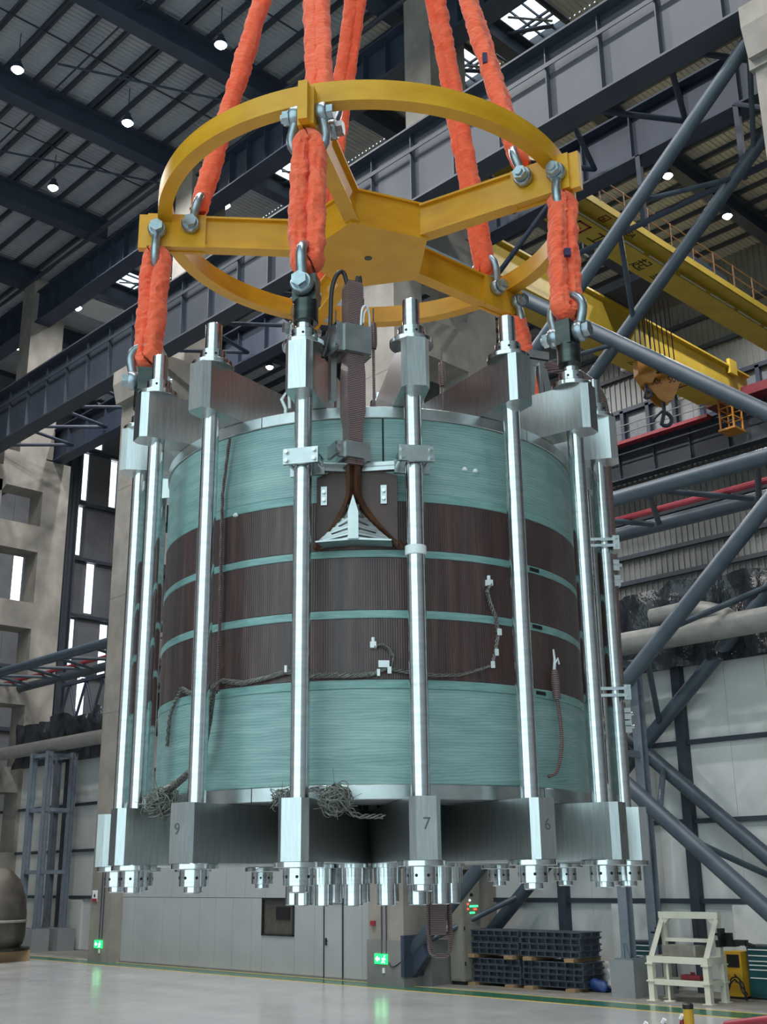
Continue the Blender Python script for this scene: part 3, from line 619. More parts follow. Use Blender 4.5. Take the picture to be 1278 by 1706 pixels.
for par, oz, yo, n, sp, tp in ((hk, .7, 42.0, 8, 1.5, 4.86), (h2, .7, 40.7, 4, .7, 4.41)):
    for k in range(n):
        q = (k / (n - 1) - .5) * sp; MB().cyl((.55 * q, .835 * q, oz), (.75 * q, q * .6 + (41.3 - yo) * .3, tp), .03, 6).build('rope_fall', M['girderdark'], par)

# ------------------------------------------------------------------ pipe supports standing on plinths
def support(legs, z_top, label, brz=(3.2, 5.8)):
    t = thing('pipe_support', label, 'support', kind=ST)
    for (x, y, z) in legs:
        mb = MB(); mb.box(x - .13, x + .13, y - .13, y - .11, z, z_top); mb.box(x - .13, x + .13, y + .11, y + .13, z, z_top); mb.box(x - .012, x + .012, y - .11, y + .11, z, z_top); mb.box(x - .25, x + .25, y - .25, y + .25, z, z + .03); mb.build('leg', M['support'], t, 0)
        for s in (-1, 1): MB().prism([(0, 0), (.12, 0), (0, .35)], -.01, .01, mat=Matrix(((s, 0, 0, x + s * .02), (0, 0, 1, y - .15), (0, 1, 0, z + .03), (0, 0, 0, 1)))).build('gusset', M['support'], t, 0)
    xs = [l[0] for l in legs]; yy = [l[1] for l in legs]
    for z in brz + (z_top - .15,):
        for y in sorted(set(yy)):
            q = [l[0] for l in legs if l[1] == y]
            if len(q) > 1: B(min(q), max(q), y - .06, y + .06, z - .08, z + .08).build('tie_beam', M['support'], t, 0)
        for x in sorted(set(xs)):
            q = [l[1] for l in legs if l[0] == x]
            if len(q) > 1: B(x - .06, x + .06, min(q), max(q), z - .08, z + .08).build('tie_beam', M['support'], t, 0)
support([(-48.7, 25.0, .9), (-47.3, 25.0, .9), (-48.7, 26.2, .9), (-47.3, 26.2, .9)], 8.3, 'four legged slate steel pipe support near the left partition')
support([(-17.4, 24.9, .85), (-17.4, 26.1, .85)], 8.3, 'tall slate steel pipe support posts behind the white stand')
for i, (x0, x1, y0, y1, z) in enumerate(((-49.1, -48.3, 24.6, 25.4, .9), (-47.7, -46.9, 24.6, 25.4, .9), (-49.1, -48.3, 25.8, 26.6, .9), (-47.7, -46.9, 25.8, 26.6, .9), (-17.78, -17.1, 24.62, 25.22, .85), (-17.72, -17.08, 25.8, 26.4, .85), (-41.3, -40.3, 24.2, 25.2, .9))):
    o = B(x0, x1, y0, y1, 0, z).build('plinth', M['plinth'], ang=0)
    tag(o, ['grey block plinth beside the round tank', 'grey block plinth second from the tank', 'grey plinth of the rear support leg by the tank', 'grey plinth of the rear support leg by the partition', 'tall grey block plinth beside the white stand', 'grey plinth behind the white stand', 'grey block plinth against the notice column'][i], 'plinth', kind=ST)

# ------------------------------------------------------------------ things along the column line
def exit_sign(x, y, z, label):
    t = thing('exit_sign', label, 'sign', (x, y, z))
    B(-.25, .25, -.05, 0, -.13, .13).build('housing', M['exit'], t, 0)
    mb = MB(); mb.prism([(-.21, 0), (-.12, .08), (-.12, .03), (-.04, .03), (-.04, -.03), (-.12, -.03), (-.12, -.08)], .05, .054, mat=Matrix(((1, 0, 0, 0), (0, 0, -1, 0), (0, 1, 0, 0), (0, 0, 0, 1)))); mb.build('arrow', M['exitwhite'], t, 0)
    mb = MB(); f2 = Matrix(((1, 0, 0, 0), (0, 0, -1, 0), (0, 1, 0, 0), (0, 0, 0, 1)))
    for poly in ([(.1, .02), (.16, .04), (.13, -.04), (.07, -.03)], [(.13, .06), (.17, .06), (.17, .1), (.13, .1)], [(.06, .03), (.1, .03), (.1, .0), (.04, -.01)], [(.07, -.03), (.1, -.03), (.06, -.11), (.03, -.1)], [(.1, -.04), (.13, -.04), (.17, -.1), (.13, -.1)], [(.15, .03), (.2, .0), (.19, -.02), (.14, .01)]): mb.prism(poly, .05, .054, mat=f2)
    mb.build('running_figure', M['exitwhite'], t, 0)
exit_sign(-24.4, 23.29, .68, 'green lit exit sign with arrow on the concrete column behind the coil')
exit_sign(-39.3, 23.29, .62, 'green lit exit sign on the column below the red and white notice')
for i, (x, y) in enumerate(((-24.3, 23.28), (-39.2, 23.28))):
    o = B(x - .04, x + .04, y - .04, y, .32, .45).build('socket', M['white'], ang=0); tag(o, ['small white socket under the exit sign behind the coil', 'small white socket under the exit sign of the notice column'][i], 'socket')
    for k, dx in enumerate((-.08, .1)):
        o = MB().cyl((x + dx, y - .01, .8), (x + dx, y - .01, 3.6), .018, 6).build('conduit', M['girderdark']); tag(o, ['dark conduit rising from the exit sign, ' + ('left one' if k == 0 else 'right one'), 'dark conduit on the notice column, ' + ('left one' if k == 0 else 'right one')][i], 'conduit')
t = thing('notice', 'white and red warning notice on the concrete column at the left', 'sign', (-39.75, 23.28, 2.28))
B(-.17, .17, -.02, 0, -.2, .2).build('board', M['white'], t, 0); B(-.17, .17, -.025, -.02, -.2, -.09).build('red_band', M['red'], t, 0); mb = MB(); mb.prism([(0, .1), (.06, .0), (.02, -.05), (-.04, -.05), (-.06, .02)], .021, .025, mat=Matrix(((1, 0, 0, 0), (0, 0, -1, 0), (0, 1, 0, 0), (0, 0, 0, 1)))); mb.build('pictogram', M['black'], t, 0)
o = B(-24.8, -24.64, 23.22, 23.29, 1.53, 1.66).build('alarm_box', M['red'], ang=0); tag(o, 'small red alarm box on the column above the exit sign', 'alarm')
o = MB().tube(smooth([(-24.1, 23.25, .6), (-23.9, 23.25, .5), (-23.5, 23.28, .75), (-23.45, 23.3, 1.1)]), .015, 6).build('cord', M['rubber']); tag(o, 'thin dark cord looping from the exit sign to the brace shoe', 'cord')
# control cabinet
t = thing('control_cabinet', 'tall beige control cabinet with red and green indicator lamps', 'cabinet', (-23.14, 24.7, 0))
B(0, .5, 0, .72, .1, 2.75).build('housing', M['cabinet'], t, 0); B(.02, .48, .02, .70, 0, .1).build('base', M['black'], t, 0)
B(.5, .515, .03, .69, .15, 2.7).build('door', M['cabinet'], t, 0); B(.03, .47, -.012, 0, .15, 2.7).build('door', M['cabinet'], t, 0)
for z in (.5, 1.4, 2.3): B(.51, .53, .02, .05, z, z + .1).build('hinge', M['black'], t, 0)
B(.514, .522, .3, .42, 2.28, 2.36).build('meter', M['black'], t, 0)
for (y, z, c) in ((.2, 2.18, 'ledwhite'), (.12, 2.08, 'ledred'), (.12, 1.95, 'ledred'), (.22, 2.02, 'ledgreen'), (.29, 2.02, 'ledgreen'), (.36, 2.02, 'ledgreen'), (.43, 2.02, 'ledgreen'), (.5, 2.02, 'ledgreen'), (.38, 1.94, 'ledred'), (.45, 1.94, 'ledred'), (.22, 1.85, 'ledgreen'), (.29, 1.85, 'ledgreen'), (.36, 1.85, 'ledgreen')):
    MB().cyl((.512, y + .08, z), (.535, y + .08, z), .024, 10).build('indicator', M[c], t)
# stacked cast panels on timber bearers
def cast_panel_mesh(wd):
    mb = MB(); mb.box(0, wd, 0, .9, .125, .15); mb.box(0, wd, 0, .9, 0, .02); mb.box(.05, wd - .05, .12, .8, .02, .125)
    n = 7
    for k in range(n + 1):
        x = k * (wd - .03) / n; mb.box(x, x + .03, .0, .12, .02, .125)
    for y in (.1, .45, .78): mb.box(wd - .05, wd, y, y + .04, .02, .125)
    return mb.mesh('cast_panel', M['formwork'], 0)
cm_ = cast_panel_mesh(1.95)
nth = ['bottom', 'second', 'third', 'fourth']
for col, x in enumerate((-22.85, -20.85)):
    for tier, zb in enumerate((.08, .80)):
        for k in range(4):
            o = put('cast_panel', cm_, None, (x + random.uniform(-.05, .05), 25.0 + random.uniform(-.03, .03), zb + k * .156))
            tag(o, 'dark blue grey ribbed panel, %s from below in the %s pile of the %s stack' % (nth[k], ['lower', 'upper'][tier], ['stack nearer the cabinet', 'stack nearer the plinth'][col].replace('stack ', '')), 'panel', 'ribbed panels stacked by the column')
            o['label'] = 'dark ribbed panel, %s from below in the %s tier of the stack %s' % (nth[k], ['lower', 'upper'][tier], ['beside the cabinet', 'beside the plinth'][col])
for col, x in enumerate((-22.85, -20.85)):
    for tier, z in enumerate((0, .705)):
        for k, dx in enumerate((.15, 1.5)):
            o = B(x + dx, x + dx + .3, 24.85, 26.0, z, z + .08 + .01 * tier).build('timber_bearer', M['wood'], ang=0)
            tag(o, 'raw timber bearer under the %s tier of ribbed panels beside the %s, %s end' % (['lower', 'upper'][tier], ['cabinet', 'plinth'][col], ['cabinet side', 'plinth side'][k]), 'timber', 'timber bearers under the panels')
# heap of wrapped material behind the panels
def lump(name, label, cat, c, r, mat, seed, kind=None):
    mb = MB(); mb.lathe([(r[0] * sin(a), r[2] * (1 - cos(a))) for a in [k * pi / 10 for k in range(11)]], 20, (0, 0, 0))
    mb.v = [(x * (1 + .28 * noise.noise(Vector((x * 4 + seed, y * 4, z * 4)))), y * r[1] / r[0] * (1 + .28 * noise.noise(Vector((x * 4, y * 4 + seed, z * 4)))), max(0, z + .12 * noise.noise(Vector((x * 5, y * 5, z * 5 + seed))))) for x, y, z in mb.v]
    o = mb.build(name, mat, None, 60, c); tag(o, label, cat, kind=kind); return o
lump('plastic_wrap', 'crumpled heap of clear plastic wrap behind the ribbed panels', 'wrap', (-19.0, 26.3, 0), (.42, .3, .32), M['plastic'], 3)
lump('plastic_wrap', 'smaller clear plastic heap by the tall grey plinth', 'wrap', (-18.3, 25.55, 0), (.22, .22, .18), M['plastic'], 8)
lump('blue_bag', 'crumpled blue sheet lying on the floor by the ribbed panels', 'bag', (-18.75, 25.45, 0), (.35, .2, .14), M['blue'], 5)
# cream stand
t = thing('machine_stand', 'cream welded steel stand with sloping frame beside the grey plinth', 'stand', (-16.62, 24.5, 0))
for x in (.07, 1.55):
    for y in (.05, .72):
        B(x - .07, x + .07, y - .07, y + .07, .02, .84).build('leg', M['cream'], t, 0); B(x - .12, x + .12, y - .12, y + .12, 0, .02).build('foot_plate', M['cream'], t, 0)
        for z in (.42, .8): B(x - .1, x + .1, y - .1, y + .1, z, z + .03).build('flange', M['cream'], t, 0)
mb = MB(); mb.box(0, 1.62, -.02, .1, .84, .98); mb.box(0, 1.62, .66, .78, .84, .98); mb.box(0, .12, .1, .66, .84, .98); mb.box(1.5, 1.62, .1, .66, .84, .98); mb.box(.1, 1.5, .1, .66, .84, .86); mb.build('table_frame', M['cream'], t, 0)
mb = MB(); mb.box(.1, 1.5, 0, .1, .36, .48); mb.box(.1, 1.5, .67, .77, .36, .48); mb.box(.02, .12, .1, .7, .36, .48); mb.box(1.5, 1.6, .1, .7, .36, .48); mb.build('lower_rail', M['cream'], t, 0)
for x in (.08, 1.54): mb = MB(); mb.tube([(x, .06, .96), (x, .62, 1.78)], .075, 4, side=(1, 0, 0)); mb.build('sloping_strut', M['cream'], t, 0); B(x - .06, x + .06, .62, .74, .96, 1.95).build('rear_post', M['cream'], t, 0)
mb = MB(); mb.box(.02, 1.62, .58, .74, 1.8, 1.95); mb.prism([(.14, 1.8), (.3, 1.8), (.14, 1.64)], .6, .72, mat=Matrix(((1, 0, 0, 0), (0, 0, 1, 0), (0, 1, 0, 0), (0, 0, 0, 1)))); mb.prism([(1.48, 1.8), (1.32, 1.8), (1.48, 1.64)], .6, .72, mat=Matrix(((1, 0, 0, 0), (0, 0, 1, 0), (0, 1, 0, 0), (0, 0, 0, 1)))); mb.build('top_beam', M['cream'], t, 0)
B(.14, 1.48, .6, .7, 1.28, 1.36).build('cross_rail', M['cream'], t, 0)
for x in (1.02, 1.2): B(x - .012, x + .012, .66, .69, 1.36, 1.8).build('rod', M['black'], t, 0)
for x in (-.06, 1.62):
    mb = MB(); mb.box(x, x + .1, .4, .9, 1.2, 1.35); mb.box(x + .01, x + .09, .5, .7, 1.35, 1.6); mb.box(x - .08, x + .12, .45, .55, 1.45, 1.5); mb.build('clamp_bracket', M['black'], t, 0)
MB().cyl((.5, .06, .0), (.5, .06, .9), .03, 10).build('prop', M['cream'], t); MB().cyl((.5, .06, 0), (.5, .06, .03), .14, 14).build('prop_foot', M['cream'], t)
mb = MB(); mb.prism([(.3, .17), (.34, .13), (1.16, .13), (1.2, .17), (1.2, .6), (.3, .6)], .862, 1.22); o = mb.build('steel_tray', M['tin'], None, 0, (-16.6, 24.5, .12 - .12)); tag(o, 'dull sheet metal tray lying in the cream stand', 'tray')
o = MB(); o.prism([(0, 0), (.5, 0), (.5, .25), (0, .25)], 0, .1); o.box(.2, .3, .1, .14, .1, .16); o = o.build('red_case', M['red'], None, 0, (-15.9, 24.75, .48)); tag(o, 'small red case on the lower rail of the cream stand', 'case')
B(.1, 1.5, .1, .66, .45, .47).build('shelf', M['cream'], t, 0)
# teal tool cabinets
def tool_cabinet(x, y, wd, label):
    t = thing('tool_cabinet', label, 'cabinet', (x, y, 0))
    B(0, wd, 0, .55, .05, 1.15).build('housing', M['teal'], t, 0); B(-.01, wd + .01, -.02, .56, 1.15, 1.19).build('worktop', M['girder'], t, 0); B(.03, wd - .03, .03, .5, 0, .05).build('base', M['black'], t, 0)
    zz = [.12, .5, .68, .78, .87, .99, 1.12]
    for a, b in zip(zz[:-1], zz[1:]):
        d = B(.03, wd - .03, -.018, 0, a, b - .01).build('drawer', M['teal'], t, 0); B(.05, wd - .05, -.03, -.018, b - .04, b - .015).build('handle', M['doorwhite'], d, 0)
tool_cabinet(-14.98, 26.2, 1.0, 'dark teal tool cabinet with pale drawer pulls at the right edge')
tool_cabinet(-18.4, 26.25, 1.1, 'dark teal tool cabinet half hidden by the tall grey plinth')
t = thing('yellow_machine', 'yellow welding machine box between the stand and teal cabinet', 'machine', (-15.45, 26.0, 0))
B(0, .42, 0, .5, .06, 1.05).build('housing', M['machine'], t, 0); B(.05, .37, -.012, 0, .7, .98).build('control_panel', M['black'], t, 0); B(.02, .4, .03, .45, 0, .06).build('base', M['black'], t, 0)
o = MB().tube([(.1 + .25 * sin(a * .5), -.1 + .05 * sin(a * 3), .25 + .2 * cos(a) + a * .008) for a in [k * .35 for k in range(55)]], .018, 6).build('cable_coil', M['rubber'], None, 35, (-15.1, 25.7, -.03)); tag(o, 'black welding cable coiled in front of the yellow machine', 'cable')
t = thing('bench_vise', 'black machine vise on the end of the cream stand', 'vise', (-14.85, 25.3, 1.2))
mb = MB(); mb.box(-.12, .12, -.1, .2, 0, .12); mb.box(-.08, .08, -.1, .0, .12, .3); mb.build('body', M['black'], t, 0); mb = MB(); mb.box(.1, .4, -.06, .1, .03, .15); mb.cyl((.4, 0, .08), (.6, 0, .02), .04, 8); mb.build('jaw', M['black'], t)
# dark tank at the left edge
t = thing('steel_tank', 'weathered domed steel tank on timber at the left edge', 'tank', (-43.25, 20.95, .38))
MB().lathe([(0, .04), (1.0, .04), (1.22, .2), (1.3, .5), (1.3, 1.3), (1.22, 1.9), (.98, 2.5), (.6, 2.9), (0, 3.08)], 40).build('shell', M['tank'], t, 50); MB().lathe([(1.2, 0), (1.5, 0), (1.5, .1), (1.2, .1)], 40, closed=True).build('base_ring', M['lug'], t); MB().lathe([(1.31, .98), (1.335, 1.0), (1.335, 1.06), (1.31, 1.08)], 40).build('weld_band', M['pale'], t)
for k, (x, y) in enumerate(((-44.1, 20.75), (-42.5, 21.05))):
    o = B(x - .25, x + .25, y - 1.2, y + 1.1, 0, .38).build('timber_bearer', M['wood'], ang=0); tag(o, ['raw timber bearer under the far side of the tank', 'raw timber bearer under the near side of the tank'][k], 'timber', 'timber under the tank')
# barrier and bollard close to the lower edge
t = thing('bollard', 'yellow post with black cap at the lower edge', 'bollard', (-10.2, 16.0, 0))
MB().cyl((0, 0, 0), (0, 0, .9), .075, 20).build('post', M['machine'], t); MB().lathe([(.08, .9), (.08, .96), (.05, .985), (0, .99)], 20).build('cap', M['black'], t); MB().lathe([(.18, 0), (.18, .03), (.08, .05)], 20).build('base', M['black'], t)
t = thing('folding_barrier', 'red folding barrier with white tips at the lower edge', 'barrier')
for (x, z) in ((-10.97, .66), (-10.64, .73), (-10.32, .81)):
    MB().tube([(x - .25, 16.1, 0), (x, 16, z - .05), (x + .18, 15.9, 0)], .03, 8).build('leg', M['red'], t); MB().cyl((x - .02, 16, z - .06), (x + .02, 16, z), .035, 8).build('tip', M['white'], t)
o = MB().cyl((-9.6, 16, .72), (-8.3, 15.9, .95), .06, 12).build('red_rail', M['red']); tag(o, 'red rail bar at the lower right corner', 'rail')
for i, x in enumerate((-9.58, -8.4)):
    o = B(x - .05, x + .05, 15.85, 16.05, 0, .68 + i * .2).build('rail_stand', M['girderdark'], ang=0); tag(o, ['dark short post under the left end of the red rail', 'dark short post under the right end of the red rail'][i], 'post')

# ------------------------------------------------------------------ THE COIL (local frame: -Y towards the camera, z measured from eye height)
CX, CY, CZ, CR = -6.5513, 6.1719, 2.8, radians(46.0148)
coil = thing('superconducting_coil', 'huge round green and brown coil clamped by steel arms and tie rods', 'coil', (CX, CY, CZ), CR)
RR, RC, RI = 1.87, 1.634, 0.59
ANG = [radians(9.7 + 22.5 * k) for k in range(16)]
for k, d in ((14, -.7), (15, -.3), (1, .4), (2, .5), (3, -.8)): ANG[k] += radians(d)
def pc(a, r, z): return Vector((r * sin(a), -r * cos(a), z))
def band(name, z0, z1, r, mat, ri=1.05, label=None, bv=.004):
    o = MB().lathe([(ri, z0), (r - bv, z0), (r, z0 + bv), (r, z1 - bv), (r - bv, z1), (ri, z1)], 240, closed=True).build(name, mat, coil, 40)
    if label: o['label'] = label
    return o
def ring(name, z0, z1, r, mat, start, label=None):
    for k in range(5):
        a0 = radians(start + 72 * k + .12); a1 = radians(start + 72 * (k + 1) - .12)
        MB().lathe([(1.1, z0), (r - .005, z0), (r, z0 + .005), (r, z1 - .005), (r - .005, z1), (1.1, z1)], 60, closed=True, a0=a0, a1=a1).build(name, mat, coil, 40)
ring('bottom_ring_segment', .465, .558, RC + .012, M['plate'], -27.4)
band('green_band', .558, 1.16, RC, M['green'])
band('glass_tape', 1.16, 1.218, RC + .006, M['tape'])
band('winding_band', 1.218, 1.622, RC, M['winding'])
band('spacer_band', 1.622, 1.676, RC + .004, M['tape'])
band('winding_band', 1.676, 2.037, RC, M['winding'])
band('spacer_band', 2.037, 2.087, RC + .004, M['tape'])
band('winding_band', 2.087, 2.43, RC, M['winding'])
band('glass_tape', 2.43, 2.49, RC + .004, M['tape'])
band('green_band', 2.49, 3.033, RC, M['green'])
ring('top_ring_segment', 3.033, 3.118, RC + .012, M['plate'], -26.9)
for a, z0, z1 in ((3.9, 2.70, 3.03),):
    p = pc(radians(a), RC, 0); MB().box(-.006, .006, -.004, .02, z0, z1, mat=Matrix.Translation((p.x, p.y, 0)) @ Matrix.Rotation(radians(a), 4, 'Z')).build('joint_gap', M['hole'], coil, 0)
# keys seen as short dark notches in the spacers
for a, z in ((45.5, 2.06), (45.5, 1.65), (45.5, 1.19)):
    MB().box(-.05, .05, -RC - .012, -RC + .02, z - .012, z + .012, mat=Matrix.Rotation(radians(a), 4, 'Z')).build('spacer_key', M['hole'], coil, 0)
# radial arms
def arm_mesh(z0, z1, c1=.034, c2=.05):
    wv = .096; mb = MB()
    mb.prism([(-wv, -.49), (0, -.08), (wv, -.49), (wv, -2.03 + c2), (wv - c1, -2.03), (-wv + c1, -2.03), (-wv, -2.03 + c2)], z0, z1)
    me = mb.mesh('arm', M['block'], 20); return me
am_l, am_u = arm_mesh(.097, .462), arm_mesh(3.118, 3.472)
nut_lo = MB(); nut_lo.lathe([(.06, .097), (.149, .097), (.152, .094), (.152, .066), (.149, .063), (.096, .063), (.093, .06), (.093, -.038), (.09, -.041), (.06, -.041)], 40)
nut_hi = MB(); nut_hi.lathe([(.06, 3.602), (.09, 3.602), (.093, 3.599), (.093, 3.51), (.096, 3.507), (.149, 3.507), (.152, 3.504), (.152, 3.475), (.149, 3.472), (.06, 3.472)], 40)
for k in range(8):
    a = k * pi / 4 + .2
    for mbx, z in ((nut_lo, .012), (nut_hi, 3.56)):
        mbx.cyl((.088 * sin(a), -.088 * cos(a), z), (.0942 * sin(a), -.0942 * cos(a), z), .0095, 10, 1)
ni_lo = MB().lathe([(.05, .097), (.108, .097), (.108, .07), (.088, .067), (.086, -.04), (.05, -.04)], 32).mesh('nut', M['nut'])
ni_hi = MB().lathe([(.05, 3.602), (.086, 3.602), (.088, 3.51), (.108, 3.505), (.108, 3.472), (.05, 3.472)], 32).mesh('nut', M['nut'])
nm_lo, nm_hi = nut_lo.mesh('nut', [M['nut'], M['hole']]), nut_hi.mesh('nut', [M['nut'], M['hole']])
rod_m = MB().lathe([(0, -.081), (.052, -.081), (.06, -.073), (.06, 3.814), (.052, 3.822), (0, 3.822)], 48).mesh('tie_rod', M['rod'])
rod_i = MB().lathe([(0, -.185), (.06, -.185), (.066, -.179), (.066, 3.664), (.06, 3.67), (0, 3.67)], 32).mesh('inner_tie_rod', M['rod'])
marks = {0: '7', 1: '6', 14: '9', 2: '1'}
for k, a in enumerate(ANG):
    lo_ = put('lower_arm', am_l, coil, None, a); put('upper_arm', am_u, coil, None, a)
    put('tie_rod', rod_m, coil, pc(a, RR, 0)); put('lower_nut', nm_lo, coil, pc(a, RR, 0), a); put('upper_nut', nm_hi, coil, pc(a, RR, 0), a)
    put('inner_tie_rod', rod_i, coil, pc(a, RI, 0)); put('lower_nut', ni_lo, coil, pc(a, RI, 0), a); put('upper_nut', ni_hi, coil, pc(a, RI, 0), a)
    if k in marks: text(marks[k], 'marker_number', M['ink'], lo_, .1, fr((1, 0, 0), (0, 0, 1), (0, -2.0315, .3)), .0006)
# lifting lugs
LUG = {'near': -12.8, 'right': 54.7, 'far_right': 122.2, 'far_left': 189.7, 'left': -80.3}
lug_m = MB(); lug_m.lathe([(.0, 3.665), (.082, 3.665), (.088, 3.672), (.088, 3.83), (.0, 3.83)], 32); lug_m.prism([(-.085, -.06), (.085, -.06), (.085, .06), (-.085, .06)], 3.82, 4.02); lug_m = lug_m.mesh('lifting_lug', M['lug'])
for nme, d in LUG.items(): a = radians(d); put('lifting_lug', lug_m, coil, pc(a, RR, 0), a)
# current lead in front
la = radians(-2.9); LD = Matrix.Rotation(la, 4, 'Z')
def lead_box(name, prof, mat, y=-1.82):
    mb = MB(); vs = []; fs = []
    for (z, hw, hd, dx) in prof: vs += [(dx - hw, y - hd, z), (dx + hw, y - hd, z), (dx + hw, y + hd, z), (dx - hw, y + hd, z)]
    for i in range(len(prof) - 1):
        for q in range(4): fs.append((i * 4 + q, i * 4 + (q + 1) % 4, i * 4 + 4 + (q + 1) % 4, i * 4 + 4 + q))
    fs += [(3, 2, 1, 0), tuple(range(len(vs) - 4, len(vs)))]
    o = mb.add(vs, fs).build(name, mat, coil, 0, None, la + radians(-24)); return o
# the lead is turned so that one corner points at the camera
prof = [(2.62, .05, .05, 0), (2.9, .052, .052, 0), (3.0, .066, .066, 0), (3.28, .066, .066, 0), (3.4, .058, .058, 0), (3.95, .056, .056, 0), (3.985, .05, .05, 0)]
LR = Matrix.Translation(pc(la, 1.8, 0)) @ Matrix.Rotation(radians(26), 4, 'Z')
def lead(name, prof, mat):
    vs = []; fs = []
    for (z, hw, hd, dx) in prof: vs += [(-hw, -hd, z), (hw, -hd, z), (hw, hd, z), (-hw, hd, z)]
    for i in range(len(prof) - 1):
        for q in range(4): fs.append((i * 4 + q, i * 4 + (q + 1) % 4, i * 4 + 4 + (q + 1) % 4, i * 4 + 4 + q))
    fs += [(3, 2, 1, 0), tuple(range(len(vs) - 4, len(vs)))]
    o = MB().add(vs, fs).build(name, mat, coil, 0); o.matrix_local = LR; return o
ld = lead('current_lead', prof, M['wrap']); ld['label'] = 'brown tape wrapped current lead'
def local(mb, name, mat, parent=None, ang=35):
    o = mb.build(name, mat, coil if parent is None else parent, ang)
    if parent is None: o.matrix_local = LR
    return o
def clamp(z0, z1, w_):
    mb = MB(); mb.box(-w_, w_, -w_, w_, z0, z1); c = local(mb, 'lead_clamp', M['plate'], None, 0)
    mb = MB(); mb.box(-w_ - .07, -w_ - .045, -w_ + .0, w_ - .02, z0 + .01, z1 - .01); mb.box(-w_ - .045, -w_, -w_ + .02, -w_ + .05, z0, z1); mb.build('clamp_flange', M['plate'], c, 0)
    for zz in (z0 + .03, z1 - .03): MB().cyl((-w_ - .06, -w_ - .02, zz), (-w_ - .06, -w_ + .01, zz), .018, 6).build('bolt', M['nut'], c)
    mb = MB(); mb.box(w_, w_ + .03, -w_ * .4, w_, z0 + .01, z1 - .01); mb.build('clamp_flange', M['plate'], c, 0)
    return c
clamp(3.42, 3.625, .098); clamp(2.655, 2.765, .088)
mb = MB(); mb.box(-.14, -.1, .05, .1, 3.1, 3.6); local(mb, 'lead_support_post', M['plate'], None, 0)
mb = MB(); mb.tube(smooth([(-.04, 0, 3.97), (-.07, 0, 4.06), (-.12, 0, 4.03), (-.15, .02, 3.9), (-.16, .03, 3.6), (-.2, .05, 3.4)]), .016, 8); mb.tube(smooth([(.03, 0, 3.97), (.05, 0, 4.05), (.06, 0, 3.95)]), .02, 8); local(mb, 'lead_hose', M['rubber'])
mb = MB(); mb.tube(smooth([(.03, -.07, 3.62), (.04, -.075, 3.76), (.08, -.06, 3.8), (.11, -.04, 3.74), (.12, -.02, 3.6)]), .008, 6); mb.tube(smooth([(.05, -.07, 3.66), (.06, -.07, 3.74), (.1, -.05, 3.78), (.115, -.03, 3.66)]), .006, 6); local(mb, 'sensor_lead', M['white'])
mb = MB(); mb.lathe([(0, 0), (.02, 0), (.026, .04), (.026, .16), (.02, .2), (.006, .21), (.006, .32), (0, .32)], 12); vt = mb.mesh('voltage_tap', M['wrap'])
for d, r, z in ((-8.5, 1.5, 3.62), (1.9, 1.55, 3.6), (28, 1.2, 3.52)):
    o = put('voltage_tap', vt, coil, pc(radians(d), r, z)); MB().cyl((0, 0, -z + 3.1), (0, 0, 0), .01, 6).build('tap_lead', M['wrap'], o)
# clamp plates on the two front rods and their struts
for d in (-12.8, 9.7):
    a = radians(d); R_ = Matrix.Rotation(a, 4, 'Z')
    mb = MB(); mb.box(-.12, .12, -1.965, -1.94, 2.605, 2.715, mat=R_); c = mb.build('rod_clamp', M['plate'], coil, 0)
    mb = MB(); mb.box(-.12, .12, -1.80, -1.775, 2.575, 2.665, mat=R_); mb.build('back_plate', M['plate'], c, 0)
    for x in (-.095, .095):
        for z in (2.63, 2.69): MB().cyl(R_ @ Vector((x, -1.985, z)), R_ @ Vector((x, -1.78, z)), .014, 10).build('clamp_bolt', M['nut'], c)
for d, s in ((-12.8, 1), (9.7, -1)):
    a = radians(d); p = Matrix.Rotation(a, 4, 'Z') @ Vector((s * .1, -1.78, 2.63)); q = LR @ Vector((s * .06 if s < 0 else -.06, .06, 2.66))
    q = pc(la, 1.74, 2.66) + Vector((-s * .06, 0, 0))
    mb = MB(); dd = (q - p); mb.box(0, dd.length, -.02, .02, -.03, .03, mat=Matrix.Translation(p) @ Matrix.Rotation(atan2(dd.y, dd.x), 4, 'Z')); mb.box(0, dd.length, -.09, .02, -.005, .004, mat=Matrix.Translation(p) @ Matrix.Rotation(atan2(dd.y, dd.x), 4, 'Z')); mb.build('strut', M['plate'], coil, 0)
# curved brown tails, cover plates and the steel wedge between them
W1 = Matrix.Rotation(la, 4, 'Z')
def arc_tail(s):
    pts = []
    for k in range(15):
        f = k / 14; z = 2.66 - .58 * f; x = s * (.024 + (.30 if s > 0 else .245) * max(0, (f - .36) / .64) ** 1.55); y = -1.80 + .11 * f; pts.append(W1 @ Vector((x, y, z)))
    MB().tube(pts, .05, 4, side=(0, -1, 0), r2=.026).build('winding_tail', M['copper'], coil, 0)
    we = .29 if s > 0 else .25
    poly = [(s * (.03 + (we - .035) * max(0, (k / 12 - .36) / .64) ** 1.55), 2.655 - .565 * k / 12) for k in range(13)] + [(s * we, 2.08), (s * we, 2.57)]
    if s < 0: poly = poly[::-1]
    c = MB().prism(poly, 1.66, 1.735, mat=W1 @ Matrix(((1, 0, 0, 0), (0, 0, -1, 0), (0, 1, 0, 0), (0, 0, 0, 1)))).build('cover_plate', M['brown'], coil, 0)
    x0 = s * .2
    MB().box(x0 - .02, x0 + .02, -1.75, -1.735, 2.37, 2.5, mat=W1).build('bolt_plate', M['plate'], c, 0)
    for z in (2.405, 2.46): MB().cyl(W1 @ Vector((x0, -1.77, z)), W1 @ Vector((x0, -1.74, z)), .013, 6).build('bolt', M['nut'], c)
arc_tail(-1); arc_tail(1)
mb = MB()
